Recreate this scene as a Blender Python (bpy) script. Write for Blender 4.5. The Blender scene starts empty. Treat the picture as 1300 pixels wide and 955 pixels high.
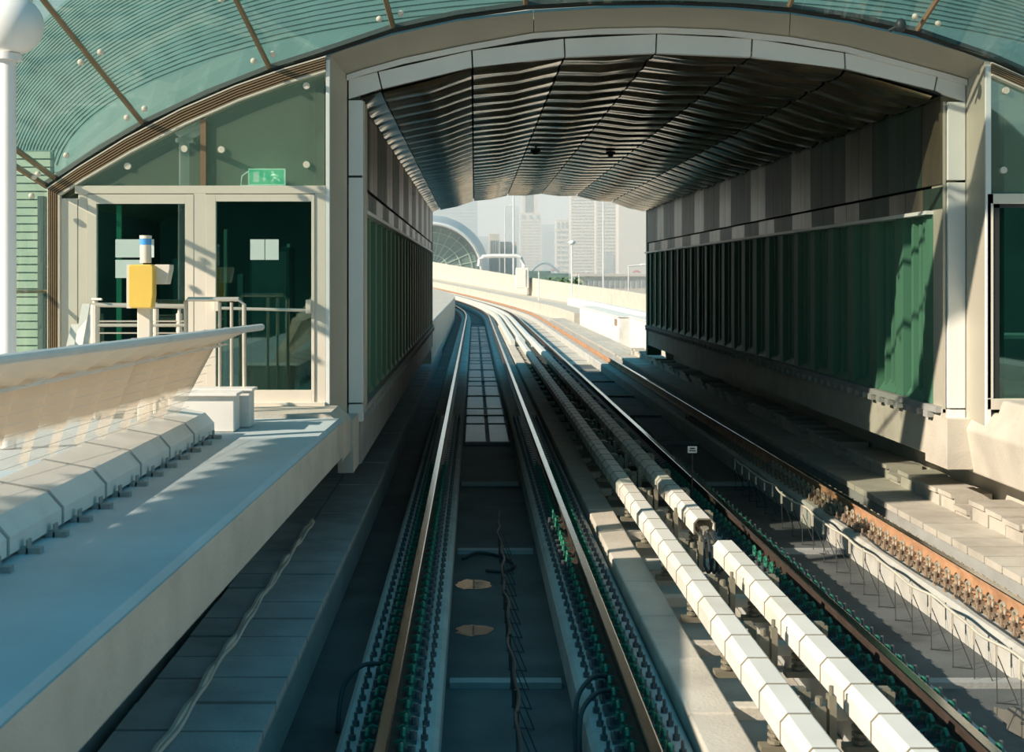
import bpy, math, random
from mathutils import Vector
random.seed(7)
C = bpy.context.scene.collection
F, CX, CY, H = 1700.0, 602.0, 352.0, 2.56      # focal length (px), vanishing point, eye height above the rail tops

# ------------------------------------------------------------------ materials
def new_mat(name):
    m = bpy.data.materials.new(name); m.use_nodes = True
    nt = m.node_tree; b = nt.nodes['Principled BSDF']
    return m, nt, b
def mat(name, col, rough=.6, metal=0., var=.12, scale=3., bump=0., bscale=40., stain=None, stain_amt=.0, emis=None, estr=0, stretch=(1,1,1), spec=None):
    m, nt, b = new_mat(name)
    b.inputs['Roughness'].default_value = rough; b.inputs['Metallic'].default_value = metal
    if spec is not None: b.inputs['Specular IOR Level'].default_value = spec
    N = nt.nodes.new; L = nt.links.new
    tc = N('ShaderNodeTexCoord'); mp = N('ShaderNodeMapping'); mp.inputs['Scale'].default_value = stretch
    L(tc.outputs['Object'], mp.inputs['Vector'])
    nz = N('ShaderNodeTexNoise'); nz.inputs['Scale'].default_value = scale; nz.inputs['Detail'].default_value = 6
    L(mp.outputs[0], nz.inputs['Vector'])
    mx = N('ShaderNodeMix'); mx.data_type = 'RGBA'
    mx.inputs[6].default_value = (*[c*(1-var) for c in col], 1); mx.inputs[7].default_value = (*[min(1, c*(1+var)) for c in col], 1)
    rp = N('ShaderNodeMapRange'); rp.inputs[1].default_value = .3; rp.inputs[2].default_value = .7
    L(nz.outputs['Fac'], rp.inputs[0]); L(rp.outputs[0], mx.inputs[0])
    out = mx.outputs[2]
    if stain:
        n2 = N('ShaderNodeTexNoise'); n2.inputs['Scale'].default_value = scale*.45; n2.inputs['Detail'].default_value = 9; n2.inputs['Roughness'].default_value = .65
        L(mp.outputs[0], n2.inputs['Vector'])
        r2 = N('ShaderNodeMapRange'); r2.inputs[1].default_value = .52; r2.inputs[2].default_value = .68; r2.inputs[4].default_value = stain_amt
        L(n2.outputs['Fac'], r2.inputs[0])
        m2 = N('ShaderNodeMix'); m2.data_type = 'RGBA'; m2.inputs[7].default_value = (*stain, 1)
        L(r2.outputs[0], m2.inputs[0]); L(out, m2.inputs[6]); out = m2.outputs[2]
    L(out, b.inputs['Base Color'])
    if bump:
        n3 = N('ShaderNodeTexNoise'); n3.inputs['Scale'].default_value = bscale; n3.inputs['Detail'].default_value = 4
        L(tc.outputs['Object'], n3.inputs['Vector'])
        bp = N('ShaderNodeBump'); bp.inputs['Strength'].default_value = bump; bp.inputs['Distance'].default_value = .02
        L(n3.outputs['Fac'], bp.inputs['Height']); L(bp.outputs[0], b.inputs['Normal'])
    if emis:
        b.inputs['Emission Color'].default_value = (*emis, 1); b.inputs['Emission Strength'].default_value = estr
    return m
def glass_mat(name, tint, gl=.15, rough=.02, diff=0., dcol=(.5, .7, .65), glmax=.8):
    m = bpy.data.materials.new(name); m.use_nodes = True; nt = m.node_tree; nt.nodes.clear()
    N = nt.nodes.new; L = nt.links.new
    o = N('ShaderNodeOutputMaterial'); t = N('ShaderNodeBsdfTransparent'); t.inputs[0].default_value = (*tint, 1)
    g = N('ShaderNodeBsdfGlossy'); g.inputs['Roughness'].default_value = rough; g.inputs[0].default_value = (.85, 1, .95, 1)
    fr = N('ShaderNodeLayerWeight'); fr.inputs[0].default_value = .5
    mr = N('ShaderNodeMapRange'); mr.inputs[3].default_value = gl; mr.inputs[4].default_value = glmax
    pw = N('ShaderNodeMath'); pw.operation = 'POWER'; pw.inputs[1].default_value = 3
    L(fr.outputs['Facing'], pw.inputs[0]); L(pw.outputs[0], mr.inputs[0])
    base = t.outputs[0]
    if diff:
        d = N('ShaderNodeBsdfDiffuse'); d.inputs[0].default_value = (*dcol, 1)
        tl = N('ShaderNodeBsdfTranslucent'); tl.inputs[0].default_value = (*dcol, 1)
        a = N('ShaderNodeMixShader'); a.inputs[0].default_value = .5; L(d.outputs[0], a.inputs[1]); L(tl.outputs[0], a.inputs[2])
        mx = N('ShaderNodeMixShader'); mx.inputs[0].default_value = diff; L(t.outputs[0], mx.inputs[1]); L(a.outputs[0], mx.inputs[2]); base = mx.outputs[0]
    m2 = N('ShaderNodeMixShader'); L(mr.outputs[0], m2.inputs[0]); L(base, m2.inputs[1]); L(g.outputs[0], m2.inputs[2])
    L(m2.outputs[0], o.inputs[0]); return m
def perforated_mat(name, col, open_lo, open_hi, z0, z1):
    # corrugated perforated sheet: lower part opened up to let sun reach the duct
    m = bpy.data.materials.new(name); m.use_nodes = True; nt = m.node_tree; nt.nodes.clear()
    N = nt.nodes.new; L = nt.links.new
    o = N('ShaderNodeOutputMaterial'); t = N('ShaderNodeBsdfTransparent')
    d = N('ShaderNodeBsdfDiffuse'); d.inputs[0].default_value = (*col, 1)
    tl = N('ShaderNodeBsdfTranslucent'); tl.inputs[0].default_value = (*col, 1)
    a = N('ShaderNodeMixShader'); a.inputs[0].default_value = .36; L(d.outputs[0], a.inputs[1]); L(tl.outputs[0], a.inputs[2])
    tc = N('ShaderNodeTexCoord'); sp = N('ShaderNodeSeparateXYZ'); L(tc.outputs['Object'], sp.inputs[0])
    mr = N('ShaderNodeMapRange'); mr.inputs[1].default_value = z0; mr.inputs[2].default_value = z1
    mr.inputs[3].default_value = open_lo; mr.inputs[4].default_value = open_hi; mr.clamp = True
    L(sp.outputs['Z'], mr.inputs[0])
    mx = N('ShaderNodeMixShader'); L(mr.outputs[0], mx.inputs[0]); L(a.outputs[0], mx.inputs[1]); L(t.outputs[0], mx.inputs[2])
    L(mx.outputs[0], o.inputs[0]); return m

M = {}
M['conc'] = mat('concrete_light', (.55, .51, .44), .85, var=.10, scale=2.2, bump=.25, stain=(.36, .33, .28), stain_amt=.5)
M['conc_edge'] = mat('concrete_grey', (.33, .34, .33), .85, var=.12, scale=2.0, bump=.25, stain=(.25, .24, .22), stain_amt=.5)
M['walk'] = mat('walkway_screed', (.46, .53, .55), .7, var=.08, scale=1.5, bump=.12, stain=(.38, .40, .40), stain_amt=.5)
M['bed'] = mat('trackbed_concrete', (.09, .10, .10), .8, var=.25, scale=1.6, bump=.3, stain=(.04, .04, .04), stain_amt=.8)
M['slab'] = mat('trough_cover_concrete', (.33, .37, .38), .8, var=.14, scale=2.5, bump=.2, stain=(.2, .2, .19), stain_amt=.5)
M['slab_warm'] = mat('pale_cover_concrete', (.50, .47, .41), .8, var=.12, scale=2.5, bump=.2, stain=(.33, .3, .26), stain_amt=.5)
M['plinth'] = mat('plinth_concrete', (.46, .46, .43), .85, var=.12, scale=3, bump=.25, stain=(.3, .27, .23), stain_amt=.6)
M['white'] = mat('white_metal_panel', (.80, .81, .79), .45, var=.03, scale=2)
M['duct'] = mat('white_duct_sheet', (.80, .77, .72), .5, var=.05, scale=3, stain=(.5, .47, .42), stain_amt=.4)
M['beige'] = mat('beige_metal_cladding', (.50, .47, .39), .5, metal=.2, var=.05, scale=1.5)
M['frame'] = mat('cream_aluminium', (.74, .67, .57), .45, var=.03)
M['bronze'] = mat('bronze_trim', (.30, .20, .12), .45, metal=.4, var=.1)
M['fin'] = mat('green_grey_fin', (.085, .23, .15), .6, metal=.0, var=.12, scale=1.2, stretch=(1, 1, .2))
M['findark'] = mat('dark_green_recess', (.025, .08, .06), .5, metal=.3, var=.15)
M['band'] = mat('brushed_steel_cladding', (.035, .065, .048), .5, metal=.1, var=.6, scale=1.2, stretch=(1, 1.6, .25), bump=.1, bscale=3)
M['bandb'] = mat('reflection_toned_steel', (.12, .105, .07), .36, metal=.4, var=.6, scale=1.5, stretch=(1, 1.6, .4), bump=.3, bscale=2)  # warmer panels paint brownish reflection streaks into the cladding
M['ceil'] = mat('bronze_steel_ceiling', (.54, .42, .27), .17, metal=.92, var=.3, scale=1.2, bump=.15, bscale=5)
M['seam'] = mat('dark_joint', (.02, .025, .025), .7)
M['railtop'] = mat('polished_rail_steel', (.62, .61, .58), .18, metal=1., var=.05, scale=4)
M['railside'] = mat('dull_rail_steel', (.07, .05, .04), .6, metal=.3, var=.25, scale=6)
M['rust'] = mat('orange_rusted_steel', (.44, .25, .14), .75, var=.25, scale=5, stain=(.24, .12, .07), stain_amt=.6, bump=.2)
M['rustplate'] = mat('rusty_baseplate', (.27, .20, .14), .8, var=.25, scale=9)
M['clipg'] = mat('green_spring_clip', (.03, .20, .13), .4, metal=.2, var=.25, scale=12)
M['clipb'] = mat('dusty_spring_clip', (.40, .36, .28), .6, metal=.2, var=.25, scale=12)
M['bolt'] = mat('grey_bolt_steel', (.15, .17, .18), .5, metal=.6, var=.2, scale=10)
M['cover'] = mat('cream_rail_cover', (.74, .72, .66), .5, var=.06, scale=2, stain=(.5, .44, .34), stain_amt=.35)
M['insul'] = mat('brown_grey_insulator', (.22, .20, .15), .45, var=.2)
M['cable'] = mat('black_cable', (.03, .04, .045), .5)
M['wire'] = mat('cream_loop_cable', (.55, .52, .44), .5)
M['thinwire'] = mat('dark_thin_wire', (.06, .06, .06), .5, metal=.5)
M['steel'] = mat('stainless_tube', (.66, .60, .50), .3, metal=.6, var=.05)
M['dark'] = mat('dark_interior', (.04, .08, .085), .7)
M['room'] = mat('interior_wall_teal', (.15, .26, .26), .7, var=.3, scale=.8)
M['yellow'] = mat('yellow_box_paint', (.78, .52, .10), .45, var=.05)
M['blue'] = mat('blue_lens', (.08, .35, .75), .3)
M['paper'] = mat('white_paper', (.62, .72, .68), .6, var=.03)
M['green'] = mat('exit_sign_green', (.06, .52, .30), .5, var=.02, emis=(.05, .45, .26), estr=2.4)
M['signw'] = mat('exit_sign_white', (.75, .8, .7), .5, var=.02, emis=(.75, .8, .7), estr=1.8)
M['globe'] = mat('lamp_globe_white', (.80, .80, .78), .25, var=.02)
M['post'] = mat('white_lamp_post', (.78, .77, .76), .4, var=.03)
M['louvre'] = mat('pale_green_louvre', (.48, .62, .50), .55, var=.05)
M['wet'] = mat('rainwater_film', (.04, .05, .05), .04, var=.05, spec=.8)
M['gold'] = mat('sand_roof_shell', (.55, .47, .33), .4, metal=.4, var=.06)
M['tower'] = mat('tower_render', (.62, .57, .49), .8, var=.08, scale=.02)
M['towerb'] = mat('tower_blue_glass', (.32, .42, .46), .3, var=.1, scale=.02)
M['twin'] = mat('tower_windows', (.27, .31, .31), .25, var=.2, scale=.1)
M['dome'] = mat('station_shell_grey', (.42, .46, .48), .4, metal=.2, var=.06, scale=.1)
M['domeg'] = mat('station_end_glass', (.13, .22, .20), .25, var=.3, scale=.2)
M['ground'] = mat('city_sand', (.30, .29, .26), .9, var=.2, scale=.01)
M['palm'] = mat('palm_green', (.16, .26, .10), .7, var=.3, scale=3)
M['trunk'] = mat('palm_trunk', (.25, .2, .15), .9)
M['car_r'] = mat('red_car_paint', (.5, .06, .05), .3)
M['car_w'] = mat('white_car_paint', (.7, .7, .7), .3)
M['glass'] = glass_mat('door_glass', (.45, .75, .68), gl=.10)
M['glass_up'] = glass_mat('upper_glazing', (.66, .82, .74), gl=.20, diff=.28, dcol=(.68, .76, .64))
M['glass_can'] = glass_mat('canopy_fritted_glass', (.74, .80, .73), gl=.07, diff=.14, dcol=(.28, .50, .48), glmax=.4)
M['perf'] = perforated_mat('perforated_cream_sheet', (.74, .64, .52), .80, .05, .41, .47)
M['flange'] = perforated_mat('perforated_cream_flange', (.76, .70, .61), .03, .03, 0, 1)

# ------------------------------------------------------------------ geometry helpers
def W(x, y, z):
    """the guideway bends left and climbs beyond y = 85 m"""
    if y > 85: x -= (y-85)**2/1000.
    if y > 105: z += (y-105)**2/5400.
    return (x, y, z)
class MB:
    def __init__(s): s.v = []; s.f = []
    def add(s, vs, fs):
        n = len(s.v); s.v += [tuple(v) for v in vs]; s.f += [tuple(i+n for i in f) for f in fs]; return s
    def box(s, x0, x1, y0, y1, z0, z1):
        vs = [(x, y, z) for z in (z0, z1) for y in (y0, y1) for x in (x0, x1)]
        return s.add(vs, [(0,2,3,1),(4,5,7,6),(0,1,5,4),(2,6,7,3),(0,4,6,2),(1,3,7,5)])
    def prism(s, poly, a, b, axis='y', fn=None):
        """extrude a polygon; axis y: poly in (x,z); axis x: (y,z); axis z: (x,y)"""
        n = len(poly)
        def P(p, t): return (p[0], t, p[1]) if axis == 'y' else ((t, p[0], p[1]) if axis == 'x' else (p[0], p[1], t))
        vs = [P(p, a) for p in poly]+[P(p, b) for p in poly]
        if fn: vs = [fn(*v) for v in vs]
        fs = [tuple(range(n)), tuple(range(2*n-1, n-1, -1))]+[(i, i+n, (i+1) % n+n, (i+1) % n) for i in range(n)]
        return s.add(vs, fs)
    def loft(s, rings, closed=True, caps=True):
        n = len(rings[0]); vs = [p for r in rings for p in r]; fs = []
        for k in range(len(rings)-1):
            for i in range(n if closed else n-1):
                j = (i+1) % n; fs.append((k*n+i, (k+1)*n+i, (k+1)*n+j, k*n+j))
        if caps and closed: fs += [tuple(range(n)), tuple(range(len(vs)-1, len(vs)-n-1, -1))]
        return s.add(vs, fs)
    def sweep(s, prof, ys, fn=W):
        return s.loft([[fn(x, y, z) for x, z in prof] for y in ys])
    def tube(s, pts, r, n=8, r2=None):
        pts = [Vector(p) for p in pts]; rings = []
        for i, p in enumerate(pts):
            d = (pts[min(i+1, len(pts)-1)]-pts[max(i-1, 0)]).normalized()
            up = Vector((0, 0, 1)) if abs(d.z) < .9 else Vector((0, 1, 0))
            a = d.cross(up).normalized(); b = d.cross(a)
            rr = r if r2 is None else r+(r2-r)*i/(len(pts)-1)
            rings.append([p+a*rr*math.cos(2*math.pi*k/n)+b*rr*math.sin(2*math.pi*k/n) for k in range(n)])
        return s.loft(rings)
    def sphere(s, c, r, nu=20, nv=12, sz=1):
        rings = [[(c[0]+r*math.sin(math.pi*j/nv)*math.cos(2*math.pi*i/nu), c[1]+r*math.sin(math.pi*j/nv)*math.sin(2*math.pi*i/nu), c[2]+r*sz*math.cos(math.pi*j/nv)) for i in range(nu)] for j in range(1, nv)]
        return s.loft(rings)
    def disc(s, c, r, h, n=12, axis='y'):
        if axis == 'y': poly = [(c[0]+r*math.cos(2*math.pi*i/n), c[2]+r*math.sin(2*math.pi*i/n)) for i in range(n)]; return s.prism(poly, c[1], c[1]+h)
        poly = [(c[0]+r*math.cos(2*math.pi*i/n), c[1]+r*math.sin(2*math.pi*i/n)) for i in range(n)]; return s.prism(poly, c[2], c[2]+h, 'z')
    def band(s, outer, inner, y0, y1):
        """closed strip between two polylines in the xz plane, with thickness y0..y1"""
        rings = [[(o[0], y0, o[1]), (i[0], y0, i[1]), (i[0], y1, i[1]), (o[0], y1, o[1])] for o, i in zip(outer, inner)]
        return s.loft(rings)
    def build(s, name, m, parent=None, smooth=False, bevel=0, origin=None):
        me = bpy.data.meshes.new(name)
        if parent is not None: org = Vector(parent['_o'])
        elif origin is not None: org = Vector(origin)
        else:
            xs = [v[0] for v in s.v]; ys = [v[1] for v in s.v]; zs = [v[2] for v in s.v]
            org = Vector(((min(xs)+max(xs))/2, (min(ys)+max(ys))/2, min(zs)))
        me.from_pydata([tuple(Vector(v)-org) for v in s.v], [], s.f); me.materials.append(M[m]); me.update()
        import bmesh
        bm = bmesh.new(); bm.from_mesh(me); bmesh.ops.recalc_face_normals(bm, faces=bm.faces); bm.to_mesh(me); bm.free()
        if smooth:
            for p in me.polygons: p.use_smooth = True
            try: me.set_sharp_from_angle(angle=math.radians(40))
            except Exception: pass
        o = bpy.data.objects.new(name, me); C.objects.link(o)
        if parent is not None: o.parent = parent
        else: o.location = org
        o['_o'] = tuple(org)
        if bevel:
            b = o.modifiers.new('bevel', 'BEVEL'); b.width = bevel; b.segments = 2; b.limit_method = 'ANGLE'
        return o
def tag(o, label=None, cat=None, group=None, kind=None):
    if label: o['label'] = label
    if cat: o['category'] = cat
    if group: o['group'] = group
    if kind: o['kind'] = kind
    return o
def thing(name, loc, label=None, cat=None, group=None, kind=None):
    o = bpy.data.objects.new(name, None); C.objects.link(o); o.location = loc; o['_o'] = tuple(loc); o.empty_display_size = .2
    return tag(o, label, cat, group, kind)
def copy_tree(o, parent=None, delta=None):
    c = o.copy(); C.objects.link(c); c.parent = parent
    if delta is not None: c.location = Vector(o.location)+Vector(delta)
    for ch in o.children: copy_tree(ch, c)
    return c
def frange(a, b, st):
    n = max(1, int(round((b-a)/st))); return [a+(b-a)*i/n for i in range(n+1)]
def at(px, py, Y): return ((px-CX)*Y/F, H-(py-CY)*Y/F)      # the point (x, z) at depth Y seen at a pixel
YF = 13.8      # depth of the station front

far = frange(85, 290, 8)
# ------------------------------------------------------------------ floor and ground
tag(MB().box(-900, 900, -60, 2500, -9.4, -9).build('ground', 'ground'), 'sandy city ground stretching to the hazy horizon', 'ground', kind='structure')
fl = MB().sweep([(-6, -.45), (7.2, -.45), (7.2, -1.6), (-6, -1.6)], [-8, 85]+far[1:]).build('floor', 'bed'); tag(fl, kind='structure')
MB().sweep([(2.4, -.449), (7.0, -.449), (7.0, -.43), (2.4, -.43)], [46, 60, 85]+far[1:]).build('bed_beyond', 'conc', fl)  # paler strip added to brighten the sunlit bed and its ceiling reflection
M['plate'] = mat('damp_bed_plate', (.10, .135, .15), .42, var=.2, scale=1.5, bump=.1, bscale=6)
for k in range(18):
    y = 24.1+k*3.16
    for a, b in ((-.16, .21), (.29, .63)): MB().box(a, b, y+.12, y+3.0, -.449, -.425).build('bed_plate', 'plate', fl)
j = MB()
for k in range(18):
    y = 5.1+4.75*k
    for a, b in ((-.18, .64), (3.16, 4.02)): j.box(a, b, y-.06, y+.06, -.45, -.405)
j.build('cross_joint', 'conc_edge', fl)

# ------------------------------------------------------------------ plinths and rails
RX = [-.51, .985, 2.815, 4.33]
side = ['left rail of the near track', 'right rail of the near track', 'left rail of the far track', 'right rail of the far track']
pl_lab = ['concrete plinth carrying the leftmost rail of the near track', 'concrete plinth under the near track\'s right rail, beside the pale kerb',
          'shaded concrete plinth between the cream covers and the loop cable', 'sunlit concrete plinth carrying the orange rusted rail at right']
for i, x in enumerate(RX):
    w = .30
    MBp = MB()
    prof = [(x-w, -.46), (x-w, -.22), (x-w+.03, -.19), (x+w-.03, -.19), (x+w, -.22), (x+w, -.46)]
    if i in (0, 1, 2, 3):
        MBp.sweep(prof, [-6, 20, 50, 85]+far[1:])
    tag(MBp.build('concrete_plinth', 'plinth'), pl_lab[i], 'plinth', 'longitudinal concrete plinths under the rails')
def rail_profiles(x):
    web = [(x-.075, -.165), (x-.075, -.150), (x-.012, -.13), (x-.010, -.045), (x-.034, -.032), (x-.035, -.006),
           (x+.035, -.006), (x+.034, -.032), (x+.010, -.045), (x+.012, -.13), (x+.075, -.150), (x+.075, -.165)]
    head = [(x-.035, -.007), (x-.035, -.004), (x-.028, 0), (x+.028, 0), (x+.035, -.004), (x+.035, -.007)]
    return web, head
def torus(mb, c, R, r, axis, n=10, m=6, a0=0, a1=2*math.pi):
    pts = []
    for i in range(n+1):
        t = a0+(a1-a0)*i/n
        if axis == 'x': pts.append((c[0], c[1]+R*math.cos(t), c[2]+R*math.sin(t)))
        elif axis == 'z': pts.append((c[0]+R*math.cos(t), c[1]+R*math.sin(t), c[2]))
        else: pts.append((c[0]+R*math.cos(t), c[1], c[2]+R*math.sin(t)))
    mb.tube(pts, r, m)
rail_lab = ['steel running rail with worn bright head, leftmost of the four', 'steel running rail with worn bright head, beside the pale concrete kerb',
            'dark running rail with thin bright head just right of the cream covers', 'orange rusted running rail nearest the right-hand wall']
protos = {}
for i, x in enumerate(RX):
    web, head = rail_profiles(x)
    r = thing('running_rail', (x, 4, -.165), rail_lab[i], 'rail', 'running rails')
    ys = [-6, 10, 30, 50, 70, 85]+frange(88, 290, 5)
    MB().sweep(web, ys).build('rail_web', 'rust' if i == 3 else 'railside', r)
    MB().sweep(head, ys).build('rail_head', 'railtop', r)
    cm = 'clipb' if i == 3 else 'clipg'
    if cm not in protos:
        fmb = MB().box(x-.17, x+.17, 3.92, 4.08, -.19, -.165)
        for s in (-1, 1):
            fmb.box(x+s*.105-.03, x+s*.105+.03, 3.95, 4.05, -.165, -.135)
            fmb.disc((x+s*.145, 3.95, -.165), .016, .05, 6, 'z')
            fmb.disc((x+s*.215, 4.0, -.19), .022, .035, 6, 'z').disc((x+s*.215, 4.0, -.155), .011, .05, 6, 'z')
        fb = fmb.build('rail_fastener', 'rustplate' if i == 3 else 'bolt', r)
        cmb = MB(); torus(cmb, (0, 0, .012), .048, .013, 'x', 10, 5, -.6, 3.9)
        cmb.tube([(.0, -.036, .02), (-.06, -.03, .0)], .011, 5)
        for dz in (0,): cmb.tube([(0, .03, -.02), (.05, .03, -.03)], .011, 5)
        protos[cm] = (fb.data, cmb)
        for pz in (fb,): bpy.data.objects.remove(pz)
        cme = cmb.build('spring_clip', cm, origin=(0, 0, 0)); protos[cm] = (protos[cm][0], cme.data, x); bpy.data.objects.remove(cme)
    fm, cmesh, px0 = protos[cm]
    for k in range(88):
        y = 4.2+k*.25
        f = bpy.data.objects.new('rail_fastener', fm); C.objects.link(f); f.parent = r; f.location = (0, y-4, 0)
        f['_o'] = (x, y, -.165)
        if k < 60:
            for s in (-1, 1):
                cl = bpy.data.objects.new('spring_clip', cmesh); C.objects.link(cl); cl.parent = f
                cl.location = (s*.105, 0, .052)
                cl.scale = (s, 1, 1.15)
# small anchor studs standing in a row on the track bed
k = 0
smb = MB().disc((0, 0, 0), .03, .02, 8, 'z').disc((0, 0, .02), .016, .05, 6, 'z').disc((0, 0, .07), .022, .025, 6, 'z')
st = smb.build('anchor_stud', 'bolt', origin=(0, 0, 0)); st.location = (3.235, 5.6, -.45)
tag(st, 'small grey anchor stud in the row on the bed beside the far track\'s left rail', 'stud', 'anchor studs beside the far track')
for k in range(1, 34):
    c = st.copy(); C.objects.link(c); c.location.y = 5.6+k*.3

# ------------------------------------------------------------------ kerb, ladder frame, conductor rails
kb = thing('concrete_kerb', (1.47, 4, -.46), 'pale concrete kerb of butted blocks right of the near track', 'kerb')
for k in range(60):
    y = 2.2+k*1.2
    MB().box(1.31, 1.60, y+.006, y+1.194, -.46, -.12+.004*((k*7) % 3)).build('kerb_block', 'conc', kb, bevel=.015)
lad = thing('cross_bar_frame', (1.85, 4, -.46), 'row of pale cross bars bridging kerb and conductor rail supports', 'frame')
for k in range(34):
    y = 4.15+k*1.45
    MB().box(1.60, 2.50, y-.06, y+.06, -.24, -.15).build('cross_bar', 'conc', lad, bevel=.01)
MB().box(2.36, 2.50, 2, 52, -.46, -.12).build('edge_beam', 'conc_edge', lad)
tag(MB().box(1.61, 2.35, 2, 52, -.449, -.40).build('cable_tray', 'slab_warm'), 'shallow ribbed tray below the cross bars between the tracks', 'tray')
def cover_prof(x, z, w=.10, h=.15):
    return [(x-w, z), (x-w, z+h-.045), (x-w+.04, z+h), (x+w-.04, z+h), (x+w, z+h-.045), (x+w, z), (x+w-.012, z), (x+w-.012, z+h-.05), (x+w-.045, z+h-.012), (x-w+.045, z+h-.012), (x-w+.012, z+h-.05), (x-w+.012, z)]
def conductor(x, label, gap, y0=2.4, y1=52):
    t = thing('conductor_rail', (x, 4, -.15), label, 'conductor rail', 'covered conductor rails between the tracks')
    # the rail itself: an aluminium I section with steel foot
    pr = [(x-.04, .07), (x-.04, .09), (x-.012, .10), (x-.012, .15), (x-.035, .16), (x-.035, .175), (x+.035, .175), (x+.035, .16), (x+.012, .15), (x+.012, .10), (x+.04, .09), (x+.04, .07)]
    for a, b in ([(y0, y1)] if not gap else [(y0, gap[0]), (gap[1], y1)]):
        MB().sweep(pr, [a, b]).build('contact_rail', 'steel', t)
    y = y0; k = 0
    while y < y1 and k < 98:
        ln = .52 if y < 30 else 1.04
        if not (gap and gap[0]-.3 < y+ln/2 < gap[1]+.3):
            MB().prism(cover_prof(x, .10), y+.004, y+ln-.004).build('cover_segment', 'cover', t); k += 1
            MB().prism(cover_prof(x, .098, .104, .1555), y-.007, y+.007).build('cover_strap', 'insul', t)
        y += ln
    n = 0
    y = y0+.9
    while y < 40:
        if not (gap and gap[0]-.1 < y < gap[1]+.1):
            b = MB().box(x+.15, x+.19, y-.05, y+.05, -.15, .20).box(x-.09, x+.19, y-.05, y+.05, -.15, -.11).box(x-.02, x+.17, y-.035, y+.035, .18, .215) \
                .build('bracket', 'insul', t)
            q = MB()
            for z in (-.10, -.06, -.02, .02): q.disc((x, y, z), .045, .02, 10, 'z')
            q.disc((x, y, -.11), .026, .19, 8, 'z').build('insulator', 'insul', b)
        y += 1.45 if y < 40 else 3
    return t
conductor(1.72, 'cream covered conductor rail nearer the kerb, unbroken run', None)
c2 = conductor(2.20, 'cream covered conductor rail nearer the far track, with a gap showing its open end', (11.9, 12.75))
# jumper cables at the gap and drop wires
jm = MB()
for dx in (-.05, 0, .05): jm.tube([(2.2+dx, 12.75, .13), (2.2+dx, 12.55, .10), (2.2+dx*1.2, 12.45, -.12), (2.2+dx, 12.3, -.16), (2.2+dx, 12.15, -.1), (2.2+dx, 12.0, .12)], .014, 6)
tag(jm.build('jumper_cable', 'cable'), 'black jumper cables looping down at the gap in the cream cover', 'cable')
# steel post groups between the two covers
pg = MB()
pb = MB().box(1.90, 1.96, -.05, .05, -.15, .16).box(1.98, 2.02, -.04, .04, -.15, .22).disc((1.93, 0, .16), .02, .05, 8, 'z').disc((2.0, 0, .22), .014, .05, 8, 'z').box(1.86, 2.05, -.07, .07, -.15, -.13)
first = None
for k in range(14):
    y = 4.6+k*1.45
    if first is None:
        first = pb.build('support_post', 'insul', origin=(1.95, 0, -.15)); first.location.y = y
        tag(first, 'short grey steel support post pair between the two cream covers', 'post', 'support posts between the conductor rails')
    else:
        c = first.copy(); C.objects.link(c); c.location.y = y
# loop cables on stands
def loop_cable(x, z0, y0, y1, m, label, step=.42):
    t = thing('loop_cable', (x, y0, -.45), label, 'cable', 'loop cables in the middle of each track')
    pts = [(x+.012*math.sin(y*3.1)+.01*math.sin(y*7.7), y, z0+.012*math.sin(y*4.3)) for y in frange(y0, y1, .12)]
    MB().tube(pts, .012, 6).build('signal_cable', m, t, smooth=True)
    k = 0; y = y0+.1
    while y < y1 and k < 90:
        zz = z0
        MB().tube([(x, y, zz), (x+.01, y, -.45)], .004, 4).tube([(x, y, zz-.06), (x+.14, y-.05, -.445)], .004, 4).tube([(x, y, -.44), (x+.14, y-.05, -.44)], .004, 4).build('cable_stand', 'thinwire', t); MB().box(x-.009, x+.009, y-.012, y+.012, zz-.13, zz+.012).build('cable_clip', m, t)
        y += step*(1+.25*random.random()); k += 1
loop_cable(.26, -.06, 4.3, 15, 'thinwire', 'dark signalling cable on thin wire stands along the near track')
loop_cable(3.68, -.02, 4.3, 19, 'wire', 'cream signalling cable on wire stands along the far track')
lc = MB().tube([(4.09+.02*math.sin(y*2.3), y, -.165+.005*math.sin(y*5)) for y in frange(4.2, 15.5, .1)], .009, 6)
tag(lc.build('thin_cable', 'cable', smooth=True), 'thin dark cable lying along the sunlit plinth edge', 'cable')
# bonding cables at the rails
def bond(pts_list, label):
    b = MB()
    for p in pts_list:
        P = [Vector(q) for q in p]; out = []
        for i in range(len(P)-1):
            a, b0, c, d = P[max(i-1, 0)], P[i], P[i+1], P[min(i+2, len(P)-1)]
            for s in range(6):
                u = s/6; out.append(.5*((2*b0)+(c-a)*u+(2*a-5*b0+4*c-d)*u*u+(3*b0-a-3*c+d)*u**3))
        out.append(P[-1]); b.tube(out, .016, 8)
    return tag(b.build('bonding_cable', 'cable', smooth=True), label, 'cable')
bond([[(.90, 5.35, -.10), (.78, 5.30, -.06), (.66, 5.1, -.12), (.62, 4.95, -.3), (.62, 4.8, -.43)], [(.90, 5.05, -.10), (.80, 5.0, -.07), (.69, 4.85, -.12), (.65, 4.7, -.3), (.64, 4.6, -.43)]], 'pair of black cables arching off the near track\'s right rail at the bottom')
bond([[(-.59, 6.2, -.10), (-.74, 6.15, -.08), (-.86, 6.0, -.2), (-.88, 5.9, -.43)], [(-.59, 5.95, -.10), (-.74, 5.9, -.08), (-.87, 5.75, -.2), (-.89, 5.6, -.43)]], 'pair of black cables arching off the outer side of the leftmost rail')
bond([[(-.43, 5.3, -.10), (-.3, 5.25, -.1), (-.2, 5.1, -.2), (-.18, 4.8, -.43)]], 'single black cable dropping inward from the leftmost rail')
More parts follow.
